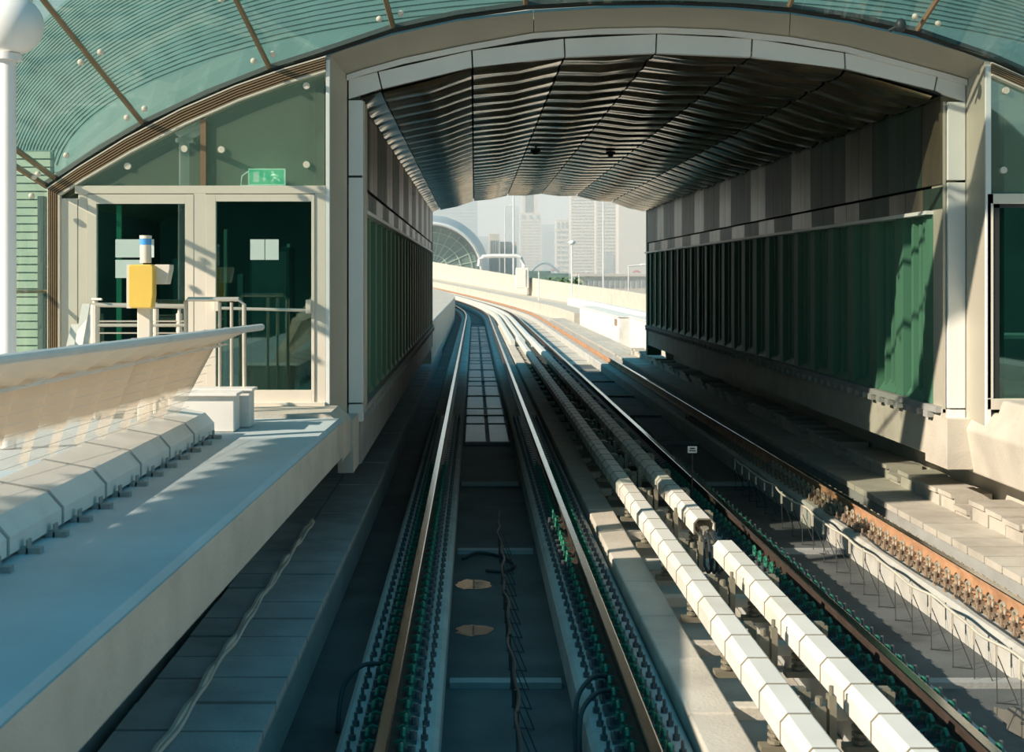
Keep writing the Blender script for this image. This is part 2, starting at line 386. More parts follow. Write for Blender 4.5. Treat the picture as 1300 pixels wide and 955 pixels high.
bond([[(.90, 8.6, -.10), (.78, 8.5, -.08), (.66, 8.3, -.16), (.64, 8.1, -.42)], [(.90, 8.9, -.10), (.78, 8.8, -.07), (.66, 8.6, -.16), (.64, 8.4, -.42)]], 'pair of black cables off the near track\'s right rail, farther along')
bond([[(-.59, 9.2, -.10), (-.76, 9.1, -.08), (-.88, 9.0, -.2), (-.9, 8.8, -.43)]], 'black cable off the outer side of the leftmost rail, farther along')
# wet patches, beams and hose in the near track
def blob(cx, cy, rx, ry, z, n=26, seed=1):
    random.seed(seed); p = [(cx+rx*math.cos(2*math.pi*i/n)*(1+.35*(random.random()-.5)), cy+ry*math.sin(2*math.pi*i/n)*(1+.35*(random.random()-.5))) for i in range(n)]
    return MB().prism(p, z, z+.004, 'z')
tag(blob(-.0, 13.1, .17, .22, -.45, seed=3).build('puddle', 'wet'), 'bright narrow puddle on the near track bed, the farther one', 'puddle', 'puddles on the track bed')
tag(blob(.0, 11.4, .16, .18, -.45, seed=5).build('puddle', 'wet'), 'thin bright puddle on the near track bed, the closer one', 'puddle', 'puddles on the track bed')
tag(blob(3.75, 8.9, .2, .5, -.45, seed=9).build('puddle', 'wet'), 'dull damp patch on the far track bed beside the sunlit plinth', 'puddle', 'puddles on the track bed')
hs = [(-.12, 14.2, -.43), (.0, 14.45, -.42), (.12, 14.5, -.43), (.3, 14.3, -.43), (.42, 13.9, -.43), (.3, 13.6, -.43), (.12, 13.65, -.43)]
bond([hs], 'black cable coiled on the near track bed by the puddle')
# small white plate standing on the far bed
wp = thing('marker_plate', (2.53, 15.9, -.45), 'small white marker plate standing alone in the tunnel shade', 'marker')
x, z = at(879, 571, 15.9)
wp.location.x = x; wp['_o'] = (x, 15.9, -.45)
MB().box(x-.055, x+.055, 15.9, 15.91, z-.04, z+.04).build('plate', 'white', wp)
MB().box(x-.04, x+.04, 15.893, 15.899, z-.018, z-.008).box(x-.03, x+.03, 15.893, 15.899, z+.008, z+.02).build('plate_marks', 'seam', wp)
MB().tube([(x, 15.92, -.45), (x, 15.92, z)], .01, 6).build('stake', 'thinwire', wp)

# ------------------------------------------------------------------ cable troughs
def trough(name, x0, x1, xs, z, m, label, y0, y1, step, lift=0):
    t = thing(name, ((x0+x1)/2, 4, -.45), label, 'cable trough')
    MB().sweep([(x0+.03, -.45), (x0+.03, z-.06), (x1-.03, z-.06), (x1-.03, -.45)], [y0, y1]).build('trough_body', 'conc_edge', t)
    k = 0; y = y0+.1
    while y < y1-.1 and k < 98:
        dz = .012*random.random()+lift*(k % 2)
        MB().box(x0, xs-.008, y+.014, y+step-.014, z-.06, z+dz).build('cover_slab', m, t)
        y += step; k += 1
    k = 0; y = y0+.1
    while y < y1-.1 and k < 98 and x1-xs > .05:
        dz = .012*random.random()
        MB().box(xs+.008, x1, y+.014, y+step-.014, z-.06, z+dz).build('cover_slab', m, t)
        y += step; k += 1
    return t
random.seed(11)
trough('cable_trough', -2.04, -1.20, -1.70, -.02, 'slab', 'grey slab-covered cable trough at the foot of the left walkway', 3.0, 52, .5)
cab = MB().tube([(-1.70+.006*math.sin(y*4.1), y, .012+.012*math.sin(y*9)) for y in frange(4, 14, .08)], .022, 6).tube([(-1.68+.008*math.sin(y*3.3+1), y, .012+.012*math.sin(y*7+2)) for y in frange(4, 14, .08)], .016, 6)
tag(cab.build('cable_bundle', 'slab_warm'), 'rough pale cable bundle lying on the left trough covers', 'cable')
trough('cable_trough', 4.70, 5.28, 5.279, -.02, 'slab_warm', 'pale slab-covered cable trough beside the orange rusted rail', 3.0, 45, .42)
rt = thing('raised_cable_tray', (5.5, 4, -.45), 'raised row of channel blocks along the right wall', 'cable tray')
y = 5.0; k = 0
random.seed(4)
while y < 45 and k < 90:
    dx = .03*random.random(); dz = .05*random.random()
    z1 = .16+dz-.1*(1 if y > 12 and k % 5 == 0 else 0)
    MB().prism([(5.25+dx, -.45), (5.25+dx, z1-.05), (5.21+dx, z1-.05), (5.21+dx, z1), (5.68, z1), (5.68, -.45)], y+.02, y+.44).build('channel_block', 'slab_warm', rt); y += .46; k += 1

# ------------------------------------------------------------------ walkways
def LX(y): return -1.457+.0225*(y-4.5) if y < 12.7 else -1.272
lw = thing('concrete_walkway', (-2.4, 4, -.45), 'blue-grey concrete walkway with pale vertical edge on the left', 'walkway')
rings = []
for y in (-6, 0, 4.5, 8, 12.9):
    e = LX(y)
    rings.append([(-4.6, y, 1.2), (e-.03, y, 1.2), (e, y, 1.17), (e+.005, y, .84), (e-.35, y, .78), (-4.6, y, .78)])
MB().loft(rings).build('walkway_slab', 'walk', lw)
MB().loft([[(LX(y)+.003, y, 1.17), (LX(y)+.008, y, 1.17), (LX(y)+.012, y, .838), (LX(y)+.003, y, .838)] for y in (-6, 4.5, 12.9)]).build('edge_face', 'conc', lw)
# kerb bit at the corner by the portal, sloping
MB().prism([(-4.6, .78), (-1.27, .78), (-1.27, 1.13), (-1.40, 1.24), (-4.6, 1.24)], 12.9, 13.75).build('end_slab', 'conc', lw)
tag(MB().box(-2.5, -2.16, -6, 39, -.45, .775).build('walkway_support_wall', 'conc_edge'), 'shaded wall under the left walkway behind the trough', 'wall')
# left walkway beyond the tunnel
tag(MB().sweep([(-3.2, 1.2), (-1.3, 1.2), (-1.27, 1.17), (-1.27, -.3), (-3.2, -.3)], [39.6, 60, 85]+far[1:20]).build('concrete_walkway', 'conc'), 'pale concrete walkway continuing beyond the tunnel on the left', 'walkway')
# right walkway and abutment near the portal
ra = thing('concrete_abutment', (5.6, 10, -.45), 'sunlit cream concrete abutment under the right pilaster', 'abutment')
MB().prism([(5.03, 1.14), (5.03, .60), (5.25, .52), (5.75, .50), (5.75, 1.14)], 14.4, 39).build('tunnel_sill', 'conc', ra)
MB().prism([(5.30, 1.10), (5.22, .95), (5.30, .48), (5.8, .48), (8.6, .48), (8.6, 1.16), (5.36, 1.16)], 3, 14.38).build('ledge', 'conc', ra, bevel=.02)
MB().prism([(5.75, .55), (5.75, -.45), (8.6, -.45), (8.6, .55)], 3, 39).build('base_wall', 'conc', ra)
MB().prism([(5.33, 1.1), (5.4, 1.30), (8.6, 1.30), (8.6, 1.1)], 11.3, 13.7).build('sill_block', 'conc', ra, bevel=.03)
MB().box(5.02, 5.30, 14.2, 14.9, .52, 1.05).build('corner_block', 'conc', ra)

# ------------------------------------------------------------------ cable duct on the left walkway
dk = thing('cable_duct', (-2.4, 6, 1.2), 'long white faceted sheet duct along the left walkway', 'duct')
dp = [(-2.23, 1.225), (-2.23, 1.31), (-2.31, 1.40), (-2.60, 1.455), (-2.66, 1.40), (-2.66, 1.225)]
k = 0; y = 1.3
while y < 11.1:
    MB().prism(dp, y+.006, y+.844).build('duct_section', 'duct', dk)
    MB().prism([(p[0]+(.006 if p[0] > -2.4 else -.006), p[1]+(.006 if p[1] > 1.3 else 0)) for p in dp], y-.012, y+.012).build('joint_band', 'conc_edge', dk)
    for q in (.2, .62): MB().box(-2.24, -2.13, y+q-.03, y+q+.03, 1.20, 1.23).box(-2.2, -2.19, y+q-.03, y+q+.03, 1.2, 1.27).build('foot_bracket', 'conc_edge', dk)
    y += .85
db = thing('duct_end_box', (-2.3, 11.6, 1.2), 'white sheet box capping the far end of the cable duct', 'box')
MB().box(-2.68, -2.1, 11.72, 12.0, 1.205, 1.52).build('box_body', 'duct', db, bevel=.01)
MB().box(-2.71, -2.07, 11.68, 12.03, 1.52, 1.545).build('lid', 'duct', db, bevel=.005)
MB().box(-2.6, -2.02, 12.07, 12.3, 1.205, 1.53).box(-2.62, -1.99, 12.05, 12.32, 1.53, 1.555).build('rear_box', 'duct', db, bevel=.01)

# ------------------------------------------------------------------ fluted parapet screen
def PB(y, u):   # three-point section interpolated along the run
    t = (y-7)/4.
    B = (-2.66+.27*t, 1.43); Mi = (-2.557+.47*t*1.0, 1.95+.05*t); R = (-2.306+.559*t, 2.15)
    if u <= 1: return (B[0]+(Mi[0]-B[0])*u, B[1]+(Mi[1]-B[1])*u)
    u -= 1; return (Mi[0]+(R[0]-Mi[0])*u, Mi[1]+(R[1]-Mi[1])*u)
ps = thing('fluted_screen', (-2.5, 6, 1.2), 'fluted cream perforated parapet screen leaning over the duct', 'screen')
ys = frange(0, 11, .05)
def flute(y): return .17*abs(((y/.45) % 1)-.5)+.03*((y/.45) % 1)
def sheet(us, name, m, amp=1.0, y_hi=11):
    mb = MB(); rings = []
    for y in ys:
        if y > y_hi: break
        rings.append([(PB(y, u)[0]-(1 if u <= 1 else 1.5-.5*u)*flute(y)*(1.6), y, PB(y, u)[1]+flute(y)*.2) for u in us])
    mb.loft(rings, closed=False, caps=False)
    o = mb.build(name, m, ps, smooth=True)
    sm = o.modifiers.new('thickness', 'SOLIDIFY'); sm.thickness = .006
    return o
sheet([0, .25, .5, .75, 1.0], 'fluted_panel', 'perf')
sheet([1.0, 1.33, 1.66, 2.0], 'top_flange', 'flange', .8)
MB().tube([(PB(y, 2)[0], y, PB(y, 2)[1]) for y in frange(0, 11, .5)], .028, 8).build('top_rail', 'duct', ps, smooth=True)
MB().tube([(PB(y, 1)[0]+.01, y, PB(y, 1)[1]) for y in frange(0, 11, .5)], .012, 8).build('lower_rail', 'duct', ps, smooth=True)
wl = MB()
for u in (.12, .24, .36, .48, .6, .72, .84):
    wl.tube([(PB(y, u)[0]+.012, y, PB(y, u)[1]) for y in frange(0, 11, .55)], .0016, 4)
wl.build('mesh_wires', 'duct', ps)
k = 0
for y in frange(.3, 10.7, .56):
    a = PB(y, 1); b = PB(y, 1.35); MB().loft([[(a[0]+.02, y-.03, a[1]), (a[0]+.02, y+.03, a[1]), (b[0]+.02, y+.03, b[1]-.02), (b[0]+.02, y-.03, b[1]-.02)], [(a[0]+.04, y-.03, a[1]), (a[0]+.04, y+.03, a[1]), (b[0]+.04, y+.03, b[1]-.03), (b[0]+.04, y-.03, b[1]-.03)]]).build('flange_bracket', 'duct', ps)

# ------------------------------------------------------------------ tunnel lining
XL, XR, Y0, Y1 = -1.22, 5.02, 14.4, 39.0
xc, hw = 1.9, 3.12
def arch(x, top=4.97, base=4.42): return base+(top-base)*(1-((x-xc)/hw)**2)
def wall(xw, s, name, rnd):
    """s = +1: the wall stands on the right, facing left"""
    w = thing(name, (xw, (Y0+Y1)/2, .55), kind='structure')
    dark = 'findark'
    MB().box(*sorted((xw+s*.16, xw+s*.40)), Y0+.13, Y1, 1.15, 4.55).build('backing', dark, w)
    # cladding bands with upright joints
    y = Y0; k = 0
    while y < Y1-.1:
        ln = .62
        MB().box(*sorted((xw, xw+s*.16)), y+.006, min(y+ln, Y1)-.006, 3.565, 4.50).build('upper_cladding_panel', 'bandb' if (k*7+rnd) % 5 in (0, 2) else 'band', w)
        MB().box(*sorted((xw+s*(.015), xw+s*.16)), y+.006, min(y+ln, Y1)-.006, 3.30, 3.535).build('frieze_panel', 'bandb' if (k*3+rnd) % 4 < 2 else 'band', w)
        y += ln; k += 1
    MB().box(*sorted((xw-s*.06, xw+s*.10)), Y0+.3, Y1, 3.25, 3.29).build('coping_rail', 'white', w)
    # upright fins: wide pilasters and groups of narrow ones
    y = Y0+.28; random.seed(rnd)
    wide = MB(); narrow = MB(); feet = MB(); n = 0
    while y < Y1-.6:
        def fold(a, b, d): return [(xw+s*.16, a), (xw+s*d, a+.02), (xw+s*d, b-.02), (xw+s*.16, b)]
        def pf(mb, a, b, d):
            z0, z1 = 1.17, 3.25
            vs = [(px, py, z) for z in (z0, z1) for px, py in fold(a, b, d)]
            mb.add(vs, [(0, 1, 2, 3), (7, 6, 5, 4), (0, 4, 5, 1), (1, 5, 6, 2), (2, 6, 7, 3), (3, 7, 4, 0)])
        wl_ = MB(); pf(wl_, y, y+.30, .015); wl_.build('wide_fin', 'fin', w)
        for q in range(3):
            nf = MB(); pf(nf, y+.38+q*.20, y+.50+q*.20, .06+.02*(q % 2)); nf.build('narrow_fin', 'fin', w)
        # slanted foot plates between fins
        feet.add([(xw+s*.155, y+.33, 1.17), (xw+s*.02, y+.34, 1.17), (xw+s*.155, y+.34, 1.45), (xw+s*.155, y+.98, 1.17), (xw+s*.02, y+.97, 1.17), (xw+s*.155, y+.97, 1.38)], [(0, 1, 2), (3, 5, 4), (1, 4, 5, 2), (0, 3, 4, 1)])
        y += 1.02; n += 1
    feet.build('foot_plate', 'fin', w)
    MB().box(*sorted((xw-s*.05, xw+s*.15)), Y0+.02, Y1, 1.10, 1.165).build('sill_rail', 'conc_edge', w)
    bl = MB()
    for yy in frange(Y0+.3, Y1-.3, .35): bl.box(*sorted((xw-s*.07, xw+s*.1)), yy-.07, yy+.07, 1.03, 1.10)
    bl.build('sill_bracket', 'conc_edge', w)
    return w
wl_ = wall(XL, -1, 'wall_left', 1); wr_ = wall(XR, 1, 'wall_right', 2)
MB().box(XL-.5, XL, Y0, Y1, .55, 1.09).build('concrete_sill', 'conc_edge', wl_)
MB().box(XL-.4, XL+.01, Y1-.25, Y1+.05, .55, 4.55).build('end_frame', 'fin', wl_)
MB().box(XR-.01, XR+.4, Y1-.25, Y1+.05, .3, 4.55).build('end_frame', 'fin', wr_)
# ceiling of nine corrugated metal strips
ce = thing('ceiling', (xc, (Y0+Y1)/2, 4.42), kind='structure')
cuts = [-1.22, -.99, -.02, .97, 1.95, 2.96, 3.97, 4.93, 5.02]
pitch = .80
for k in range(len(cuts)-1):
    a, b = cuts[k]+.012, cuts[k+1]-.012
    xs = [a+(b-a)*q/4 for q in range(5)]
    rings = []
    random.seed(k*3+1); ph = random.random()*.0
    for y in frange(Y0-.02, Y1, pitch/10):
        t = ((y-Y0+ph)/pitch) % 1
        d = .075*(math.sin(math.pi*t**.75)**.8 if 0 < t < 1 else 0)+.012*math.sin(2*math.pi*t*3+k)
        wob = .006*math.sin(y*2.3+k*2)
        ring = []
        za, zb = arch(a), arch(b)
        for q, xx in enumerate(xs):
            edge = min(q, 4-q)/2.
            if b-a < .3: d *= .55; edge = 1
            z = za+(zb-za)*q/4
            ring.append((xx, y, z+.05-d*(.55+.45*edge)+wob*edge))
        rings.append(ring)
    MB().loft(rings, closed=False, caps=False).build('ceiling_panel', 'ceil', ce, smooth=True)
MB().loft([[(x_, y, arch(x_)+.09) for x_ in cuts]+[(x_, y, arch(x_)+.30) for x_ in reversed(cuts)] for y in (Y0, Y1)]).build('ceiling_backing', 'seam', ce)
for px, py in ((680, 201), (775, 203)):
    Y = 24.5 if px == 680 else 25.0
    x, z = at(px, py, Y); z = arch(x)-.02
    d = thing('ceiling_detector', (x, Y, z-.1), ('dark ceiling fitting hanging left of the tunnel crown' if px == 680 else 'dark ceiling fitting hanging right of the tunnel crown'), 'detector', 'small fittings under the tunnel ceiling')
    MB().disc((x, Y, z-.07), .09, .05, 14, 'z').build('housing', 'seam', d); MB().disc((x, Y, z-.11), .05, .04, 12, 'z').build('sensor', 'seam', d); MB().tube([(x, Y, z-.04), (x, Y, z+.06)], .015, 6).build('stem', 'seam', d)
# outer skins of the tunnel building (roof and side masses)
outp = []
for i in range(25):
    xx = xc-6.35+12.7*i/24
    outp.append((xx, 3.5+1.95*(1-((xx-xc)/6.35)**2)))
bld = thing('station_roof', (xc, 26, 3.5), 'curved roof of the tunnel building behind the glass canopy', 'roof')
MB().loft([[(p[0], y, p[1]-.02) for p in outp]+[(p[0], y, p[1]-.16) for p in reversed(outp)] for y in (14.3, 39)]).build('roof_shell', 'gold', bld)
MB().box(-6.3, -4.5, 16, 39, -.4, 3.55).build('side_wall', 'frame', bld)
MB().box(8.2, 8.4, 14.3, 39, -.4, 3.6).build('side_wall', 'frame', bld)
MB().loft([[(p[0], 38.6, p[1]-.17), (p[0], 38.75, p[1]-.17), (p[0], 38.75, 4.98 if -1.3 < p[0] < 5.1 else -.4), (p[0], 38.6, 4.98 if -1.3 < p[0] < 5.1 else -.4)] for p in outp if -4.6 < p[0] < 8.2]).build('end_wall', 'frame', bld)

# slatted roof added behind the glass to darken the canopy
M['slate'] = mat('slatted_roof_green', (.12, .22, .215), .5, var=.15, scale=.6)
hr = thing('slatted_roof', (xc, 17, 5), 'dull green slatted roof added behind the glass canopy to darken it', 'roof')
def slat_pt(y, u, off=0):
    t = (y-14.6)/6.; a = 6.45+3.4*t; b = 1.95+3.6*t; th = math.pi*(1-u)
    return (xc+(a+off)*math.cos(th), y, 3.55+(b+off)*math.sin(th)**.9)
MB().loft([[slat_pt(y, .02+.96*k/40) for k in range(41)]+[slat_pt(y, .02+.96*k/40, -.08) for k in range(40, -1, -1)] for y in (14.6, 16.6, 18.6, 20.6)]).build('roof_shell', 'slate', hr)
for k in range(34):
    y = 14.7+k*.17
    MB().tube([slat_pt(y, .03+.94*q/36, .01) for q in range(37)], .02, 4).build('roof_slat', 'slate', hr)

# ------------------------------------------------------------------ portal
pt = thing('tunnel_portal', (xc, 14.1, .55), 'white and beige arched metal portal framing the tunnel mouth', 'portal')
YP = 14.4
inn = [(463, 132), (485, 113), (600, 86), (717, 73), (832, 68), (953, 73), (1072, 88), (1185, 115), (1200, 121)]
out = [(443, 102), (480, 92), (599, 65), (716, 50), (833, 44), (954, 50), (1071, 68), (1189, 95), (1224, 104)]
for i in range(len(inn)-1):
    a0, a1 = at(*inn[i], YP), at(*inn[i+1], YP); b0, b1 = at(*out[i], YP), at(*out[i+1], YP)
    e = .008
    q = [(a0[0]+e, a0[1]), (a1[0]-e, a1[1]), (b1[0]-e, b1[1]), (b0[0]+e, b0[1])]
    if i == 0: q = [(at(443, 125, YP)[0], at(443, 126, YP)[1]), at(463, 120, YP), (a1[0]-e, a1[1]), (b1[0]-e, b1[1]), (b0[0], b0[1])]
    if i == len(inn)-2: q = [(a0[0]+e, a0[1]), at(1200, 122, YP), at(1224, 130, YP), at(1224, 104, YP), (b0[0]+e, b0[1])]
    MB().prism(q, YP-.04, YP+.05).build('arch_panel', 'white', pt, bevel=.004)
for (xa, xb), zs in (((443, 461), ((128, 223), (226, 511), (513, 535))), ((1202, 1224), ((130, 229), (232, 518), (520, 543)))):
    for za, zb in zs:
        A = at(xa, za, YP); B = at(xb, zb, YP)
        MB().box(A[0], B[0], YP-.04, YP+.10, B[1], A[1]).build('jamb_panel', 'white', pt, bevel=.004)
for xa, xb, s in ((463, 458, -1), (1197, 1202, 1)):   # inner returns
    A = at(xa, 130, YP); MB().box(*sorted((A[0], A[0]+s*.03)), YP, YP+.35, 1.1, 4.45).build('inner_return', 'beige', pt)
# backing behind the panels (dark joints)
bk_o = [at(x_, y_, YP) for x_, y_ in out]; bk_i = [at(x_, y_+3, YP) for x_, y_ in inn]
bk_i = [(p[0], p[1]+.03) for p in bk_i]
MB().band([(p[0], p[1]+.02) for p in bk_o], bk_i, YP+.05, YP+.12).build('joint_backing', 'seam', pt)
# beige splayed reveal: pilasters and curved fascia
fo_px = [(414, 72), (440, 62), (497, 45), (580, 27), (677, 16), (760, 11), (850, 9), (930, 12), (1003, 18), (1080, 30), (1161, 48), (1225, 67), (1257, 80)]
fi_px = [(441, 97), (462, 90), (512, 76), (588, 60), (677, 44), (758, 38.5), (838, 37), (916, 40), (1000, 49), (1072, 61), (1150, 82), (1205, 97), (1224, 103)]
for seg in ((0, 5), (4, 9), (8, 13)):
    rr = []
    for i in range(*seg):
        o_ = at(*fo_px[i], YF); n_ = at(*fi_px[i], YP)
        rr.append([(o_[0], YF, o_[1]), (n_[0], YP-.05, n_[1]), (n_[0], YP+.0, n_[1]+.08), (o_[0], YF+.1, o_[1]+.08)])
    a = rr[0]; b = rr[-1]
    if seg[0]: rr[0] = [tuple(Vector(p)+(Vector(q)-Vector(p))*.012) for p, q in zip(rr[0], rr[1])]
    MB().loft(rr).build('curved_fascia', 'beige', pt)
lip_o = [at(*p, YP) for p in fi_px]; lip_i = [(p[0], p[1]-.055) for p in lip_o]
MB().band(lip_o, lip_i, YP-.10, YP-.045).build('fascia_lip', 'white', pt)
for x0, x1, zt, xi, nm in ((414, 419, 74, 441, 'l'), (1257, 1250, 80, 1225, 'r')):
    o_, o2 = at(x0, 0, YF)[0], at(x1, 0, YF)[0]; n_ = at(xi, 0, YP)[0]
    s = -1 if nm == 'l' else 1
    zt_, zb_ = at(0, zt, YF)[1], (1.02 if nm == 'l' else 1.02)
    MB().prism([(o_, YF), (o2, YF-.005), (n_, YP-.05), (n_, YP), (o_, YP)], zb_, at(0, zt-2, YF)[1]+.0, 'z').build('pilaster', 'beige', pt)
    MB().box(*sorted((o_, o2)), YF-.03, YF+.0, zb_, zt_-.02).build('pilaster_edge', 'white', pt, bevel=.004)
# dark gap between pilaster foot and abutment, and left foot
lf = MB().prism([(-1.40, .55), (-1.24, .55), (-1.24, 1.1), (-1.40, 1.1)], 13.75, 14.5)
lf.build('portal_foot', 'conc', pt)

# ------------------------------------------------------------------ station front, left
def rect(mb, x0, y0, x1, y1, Ya, Yb):
    A = at(x0, y0, YF); B = at(x1, y1, YF); return mb.box(min(A[0], B[0]), max(A[0], B[0]), Ya, Yb, min(A[1], B[1]), max(A[1], B[1]))
strip_o = [(62, 470), (62, 330), (62, 239), (100, 213), (160, 176), (230, 139), (300, 109), (360, 88), (414, 72)]
strip_i = [(77, 470), (77, 330), (77, 248), (108, 228), (166, 194), (236, 158), (304, 128), (362, 107), (414, 91)]
def lerp(a, b, t): return (a[0]+(b[0]-a[0])*t, a[1]+(b[1]-a[1])*t)
tr = thing('trim_1', (-3, YF, 1.2), kind='structure')
PO = [at(*p, YF) for p in strip_o]; PI = [at(*p, YF) for p in strip_i]
def strip(PO, PI, parent):
    for k in range(6):
        t0, t1 = k/6, (k+.55)/6
        m = 'frame' if k in (0,) else 'bronze'
        MB().band([lerp(o, i, t0) for o, i in zip(PO, PI)], [lerp(o, i, t1) for o, i in zip(PO, PI)], YF-.06, YF+.02).build('outer_edge' if k == 0 else 'bronze_rib', m, parent)
    MB().band([lerp(o, i, .90) for o, i in zip(PO, PI)], [lerp(o, i, 1.05) for o, i in zip(PO, PI)], YF-.06, YF+.02).build('inner_edge', 'frame', parent)
    MB().band(PO, PI, YF-.01, YF+.03).build('groove_backing', 'bronze', parent)
strip(PO, PI, tr)
wf = thing('wall_front', (-3, YF, 1.2), kind='structure')
for x0, x1 in ((78, 99), (100, 112)): rect(MB(), x0, 252 if x0 < 99 else 246, x1, 512, YF-.02, YF+.06).build('cladding_panel', 'frame', wf, bevel=.004)
rect(MB(), 96, 236, 414, 246, YF-.035, YF+.05).build('transom', 'frame', wf, bevel=.004)
rect(MB(), 247, 246, 262, 512, YF-.04, YF+.05).build('mullion_post', 'frame', wf, bevel=.004)
rect(MB(), 400, 246, 414, 512, YF-.03, YF+.05).build('mullion_post', 'frame', wf, bevel=.004)
rect(MB(), 78, 510, 414, 520, YF-.1, YF+.05).build('threshold', 'frame', wf, bevel=.004)
# upper glazing, left of the portal
w1 = thing('window_1', (-2.6, YF, 3.5), kind='structure')
gl = [(96, 236), (108, 230), (166, 196), (236, 160), (304, 130), (362, 109), (412, 93), (412, 236)]
MB().prism([at(*p, YF) for p in gl], YF+.02, YF+.035).build('pane', 'glass_up', w1)
rect(MB(), 255, 152, 262, 237, YF-.03, YF+.05).build('window_mullion', 'bronze', w1)
def fitting(c, parent, d=(0, -1, 0)):
    f = MB().disc((c[0], c[1]-.035, c[2]), .035, .03, 14).build('glass_fitting', 'frame', parent, smooth=True)
    return f
for p in ((162, 211), (234, 189), (281, 190), (389, 109), (389, 209)):
    x, z = at(*p, YF); fitting((x, YF+.02, z), w1)
es = thing('exit_sign', (0, 0, 0), 'green emergency exit sign with running figure behind the upper glazing', 'sign')
x0, z0 = at(315, 236, 14.3); x1, z1 = at(362, 213, 14.3); es.location = (x0, 14.3, z0); es['_o'] = (x0, 14.3, z0)
x0, z0 = at(315, 235.5, 14.0); x1, z1 = at(362, 214, 14.0)
MB().box(x0, x1, 14.0, 14.03, z0, z1).build('sign_case', 'signw', es)
MB().box(x0+.012, x1-.012, 13.992, 13.999, z0+.012, z1-.012).build('green_face', 'green', es)
def sx(u): return x0+(x1-x0)*u
def sz(v): return z0+(z1-z0)*v
g = MB().box(sx(.15), sx(.30), 13.984, 13.99, sz(.2), sz(.8))                     # the door
g.box(sx(.425), sx(.455), 13.984, 13.99, sz(.4), sz(.75)); g.prism([(sx(.38), sz(.42)), (sx(.44), sz(.22)), (sx(.50), sz(.42))], 13.984, 13.99)   # arrow
def limb(a, b, w): 
    A = Vector((sx(a[0]), sz(a[1]))); B = Vector((sx(b[0]), sz(b[1]))); n = (B-A).normalized(); n = Vector((-n.y, n.x))*w
    g.prism([tuple(A+n), tuple(B+n), tuple(B-n), tuple(A-n)], 13.984, 13.99)
g.disc((sx(.66), 13.984, sz(.78)), .014, .006, 10)
limb((.68, .68), (.72, .42), .014); limb((.70, .66), (.60, .58), .006); limb((.71, .64), (.82, .55), .006); limb((.72, .44), (.64, .22), .008); limb((.72, .44), (.82, .36), .008); limb((.82, .36), (.86, .22), .007)
g.build('exit_symbols', 'signw', es)
MB().tube([(x0+.02, 14.015, z0), (x0-.08, 14.015, z0-.0), (x0-.07, 14.015, z0+.1), (x0+.01, 14.015, z1-.02)], .007, 6).build('sign_cable', 'signw', es)
# doors
def door(name, fx, gx, gy, leaf):
    d = thing(name, (at(fx[0], 0, YF)[0], YF, 1.2), kind='structure')
    o = leaf
    rect(MB(), o[0], o[1], gx[0], o[3], YF-.045, YF+.03).build('door_stile', 'frame', d, bevel=.004)
    rect(MB(), gx[1], o[1], o[2], o[3], YF-.045, YF+.03).build('door_stile', 'frame', d, bevel=.004)
    rect(MB(), gx[0], o[1], gx[1], gy[0], YF-.045, YF+.03).build('top_rail', 'frame', d)
    rect(MB(), gx[0], gy[1], gx[1], o[3], YF-.045, YF+.03).build('bottom_rail', 'frame', d)
    rect(MB(), gx[0], gy[0], gx[1], gy[1], YF-.01, YF+.0).build('glass_pane', 'glass', d)
    return d
d1 = door('door_1', (112, 247), (124, 236), (259, 497), (113, 247, 247, 510))
d2 = door('door_2', (262, 400), (275, 396), (256, 495), (262, 247, 400, 510))
def bar(x0, x1, y_, d, drop=0):
    A = at(x0, y_, YF); B = at(x1, y_+drop, YF)
    MB().tube([(A[0], YF-.1, A[1]), (B[0], YF-.1, B[1])], .016, 8).build('push_bar', 'steel', d)
    for P_ in (A, B): MB().box(P_[0]-.025, P_[0]+.025, YF-.12, YF-.045, P_[1]-.03, P_[1]+.11).build('bar_bracket', 'frame', d, bevel=.004)
bar(277, 393, 391, d2, 3); 
MB().box(at(147, 0, YF)[0], at(147, 0, YF)[0]+.05, YF+.02, YF+.05, 1.3, 3.3).build('inner_post', 'louvre', d1)
for n, (r_, lb) in enumerate((((147, 304, 196, 327), 'pale paper notice, upper one on the left door glass'), ((147, 330, 182, 353), 'pale paper notice, lower one on the left door glass'), ((318, 304, 336, 330), 'pale paper notice on the right door glass, its left half'), ((337, 304, 354, 330), 'pale paper notice on the right door glass, its right half'))):
    m_ = MB(); rect(m_, *r_, YF-.016, YF-.012); tag(m_.build('paper_notice', 'paper'), lb, 'notice', 'paper notices on the door glass')
# interior room behind the doors
rm = thing('wall_back', (-3, 18, 1.2), kind='structure')
MB().box(-4.5, -1.62, 19, 19.1, 1.1, 4.3).build('back_partition', 'room', rm)
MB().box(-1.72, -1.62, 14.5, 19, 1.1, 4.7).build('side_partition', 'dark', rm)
M['pale'] = mat('pale_brightener', (.58, .62, .55), .6)  # pale boards added behind the upper glazing to brighten it
MB().prism([(-4.2, 3.5), (-1.64, 3.5), (-1.64, 4.72), (-2.6, 4.45), (-3.4, 4.05), (-4.2, 3.55)], 14.75, 14.8).build('glazing_brightener', 'pale', rm)
MB().prism([(5.5, 3.5), (8.1, 3.5), (8.1, 3.8), (6.8, 4.4), (5.5, 4.75)], 14.75, 14.8).build('glazing_brightener', 'pale', rm)
MB().box(-4.5, -1.62, 13.9, 19, 1.1, 1.18).build('room_floor', 'slab', rm)
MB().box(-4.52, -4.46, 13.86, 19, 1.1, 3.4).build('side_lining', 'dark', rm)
random.seed(21)
for k in range(9):
    x = -4.2+k*.29
    MB().box(x, x+.04+.03*(k % 3), 17.2+.2*(k % 4), 17.3+.2*(k % 4), 1.18, 2.6+.6*((k*5) % 4)/3).build('partition_post', ['louvre', 'room', 'bolt'][k % 3], rm)
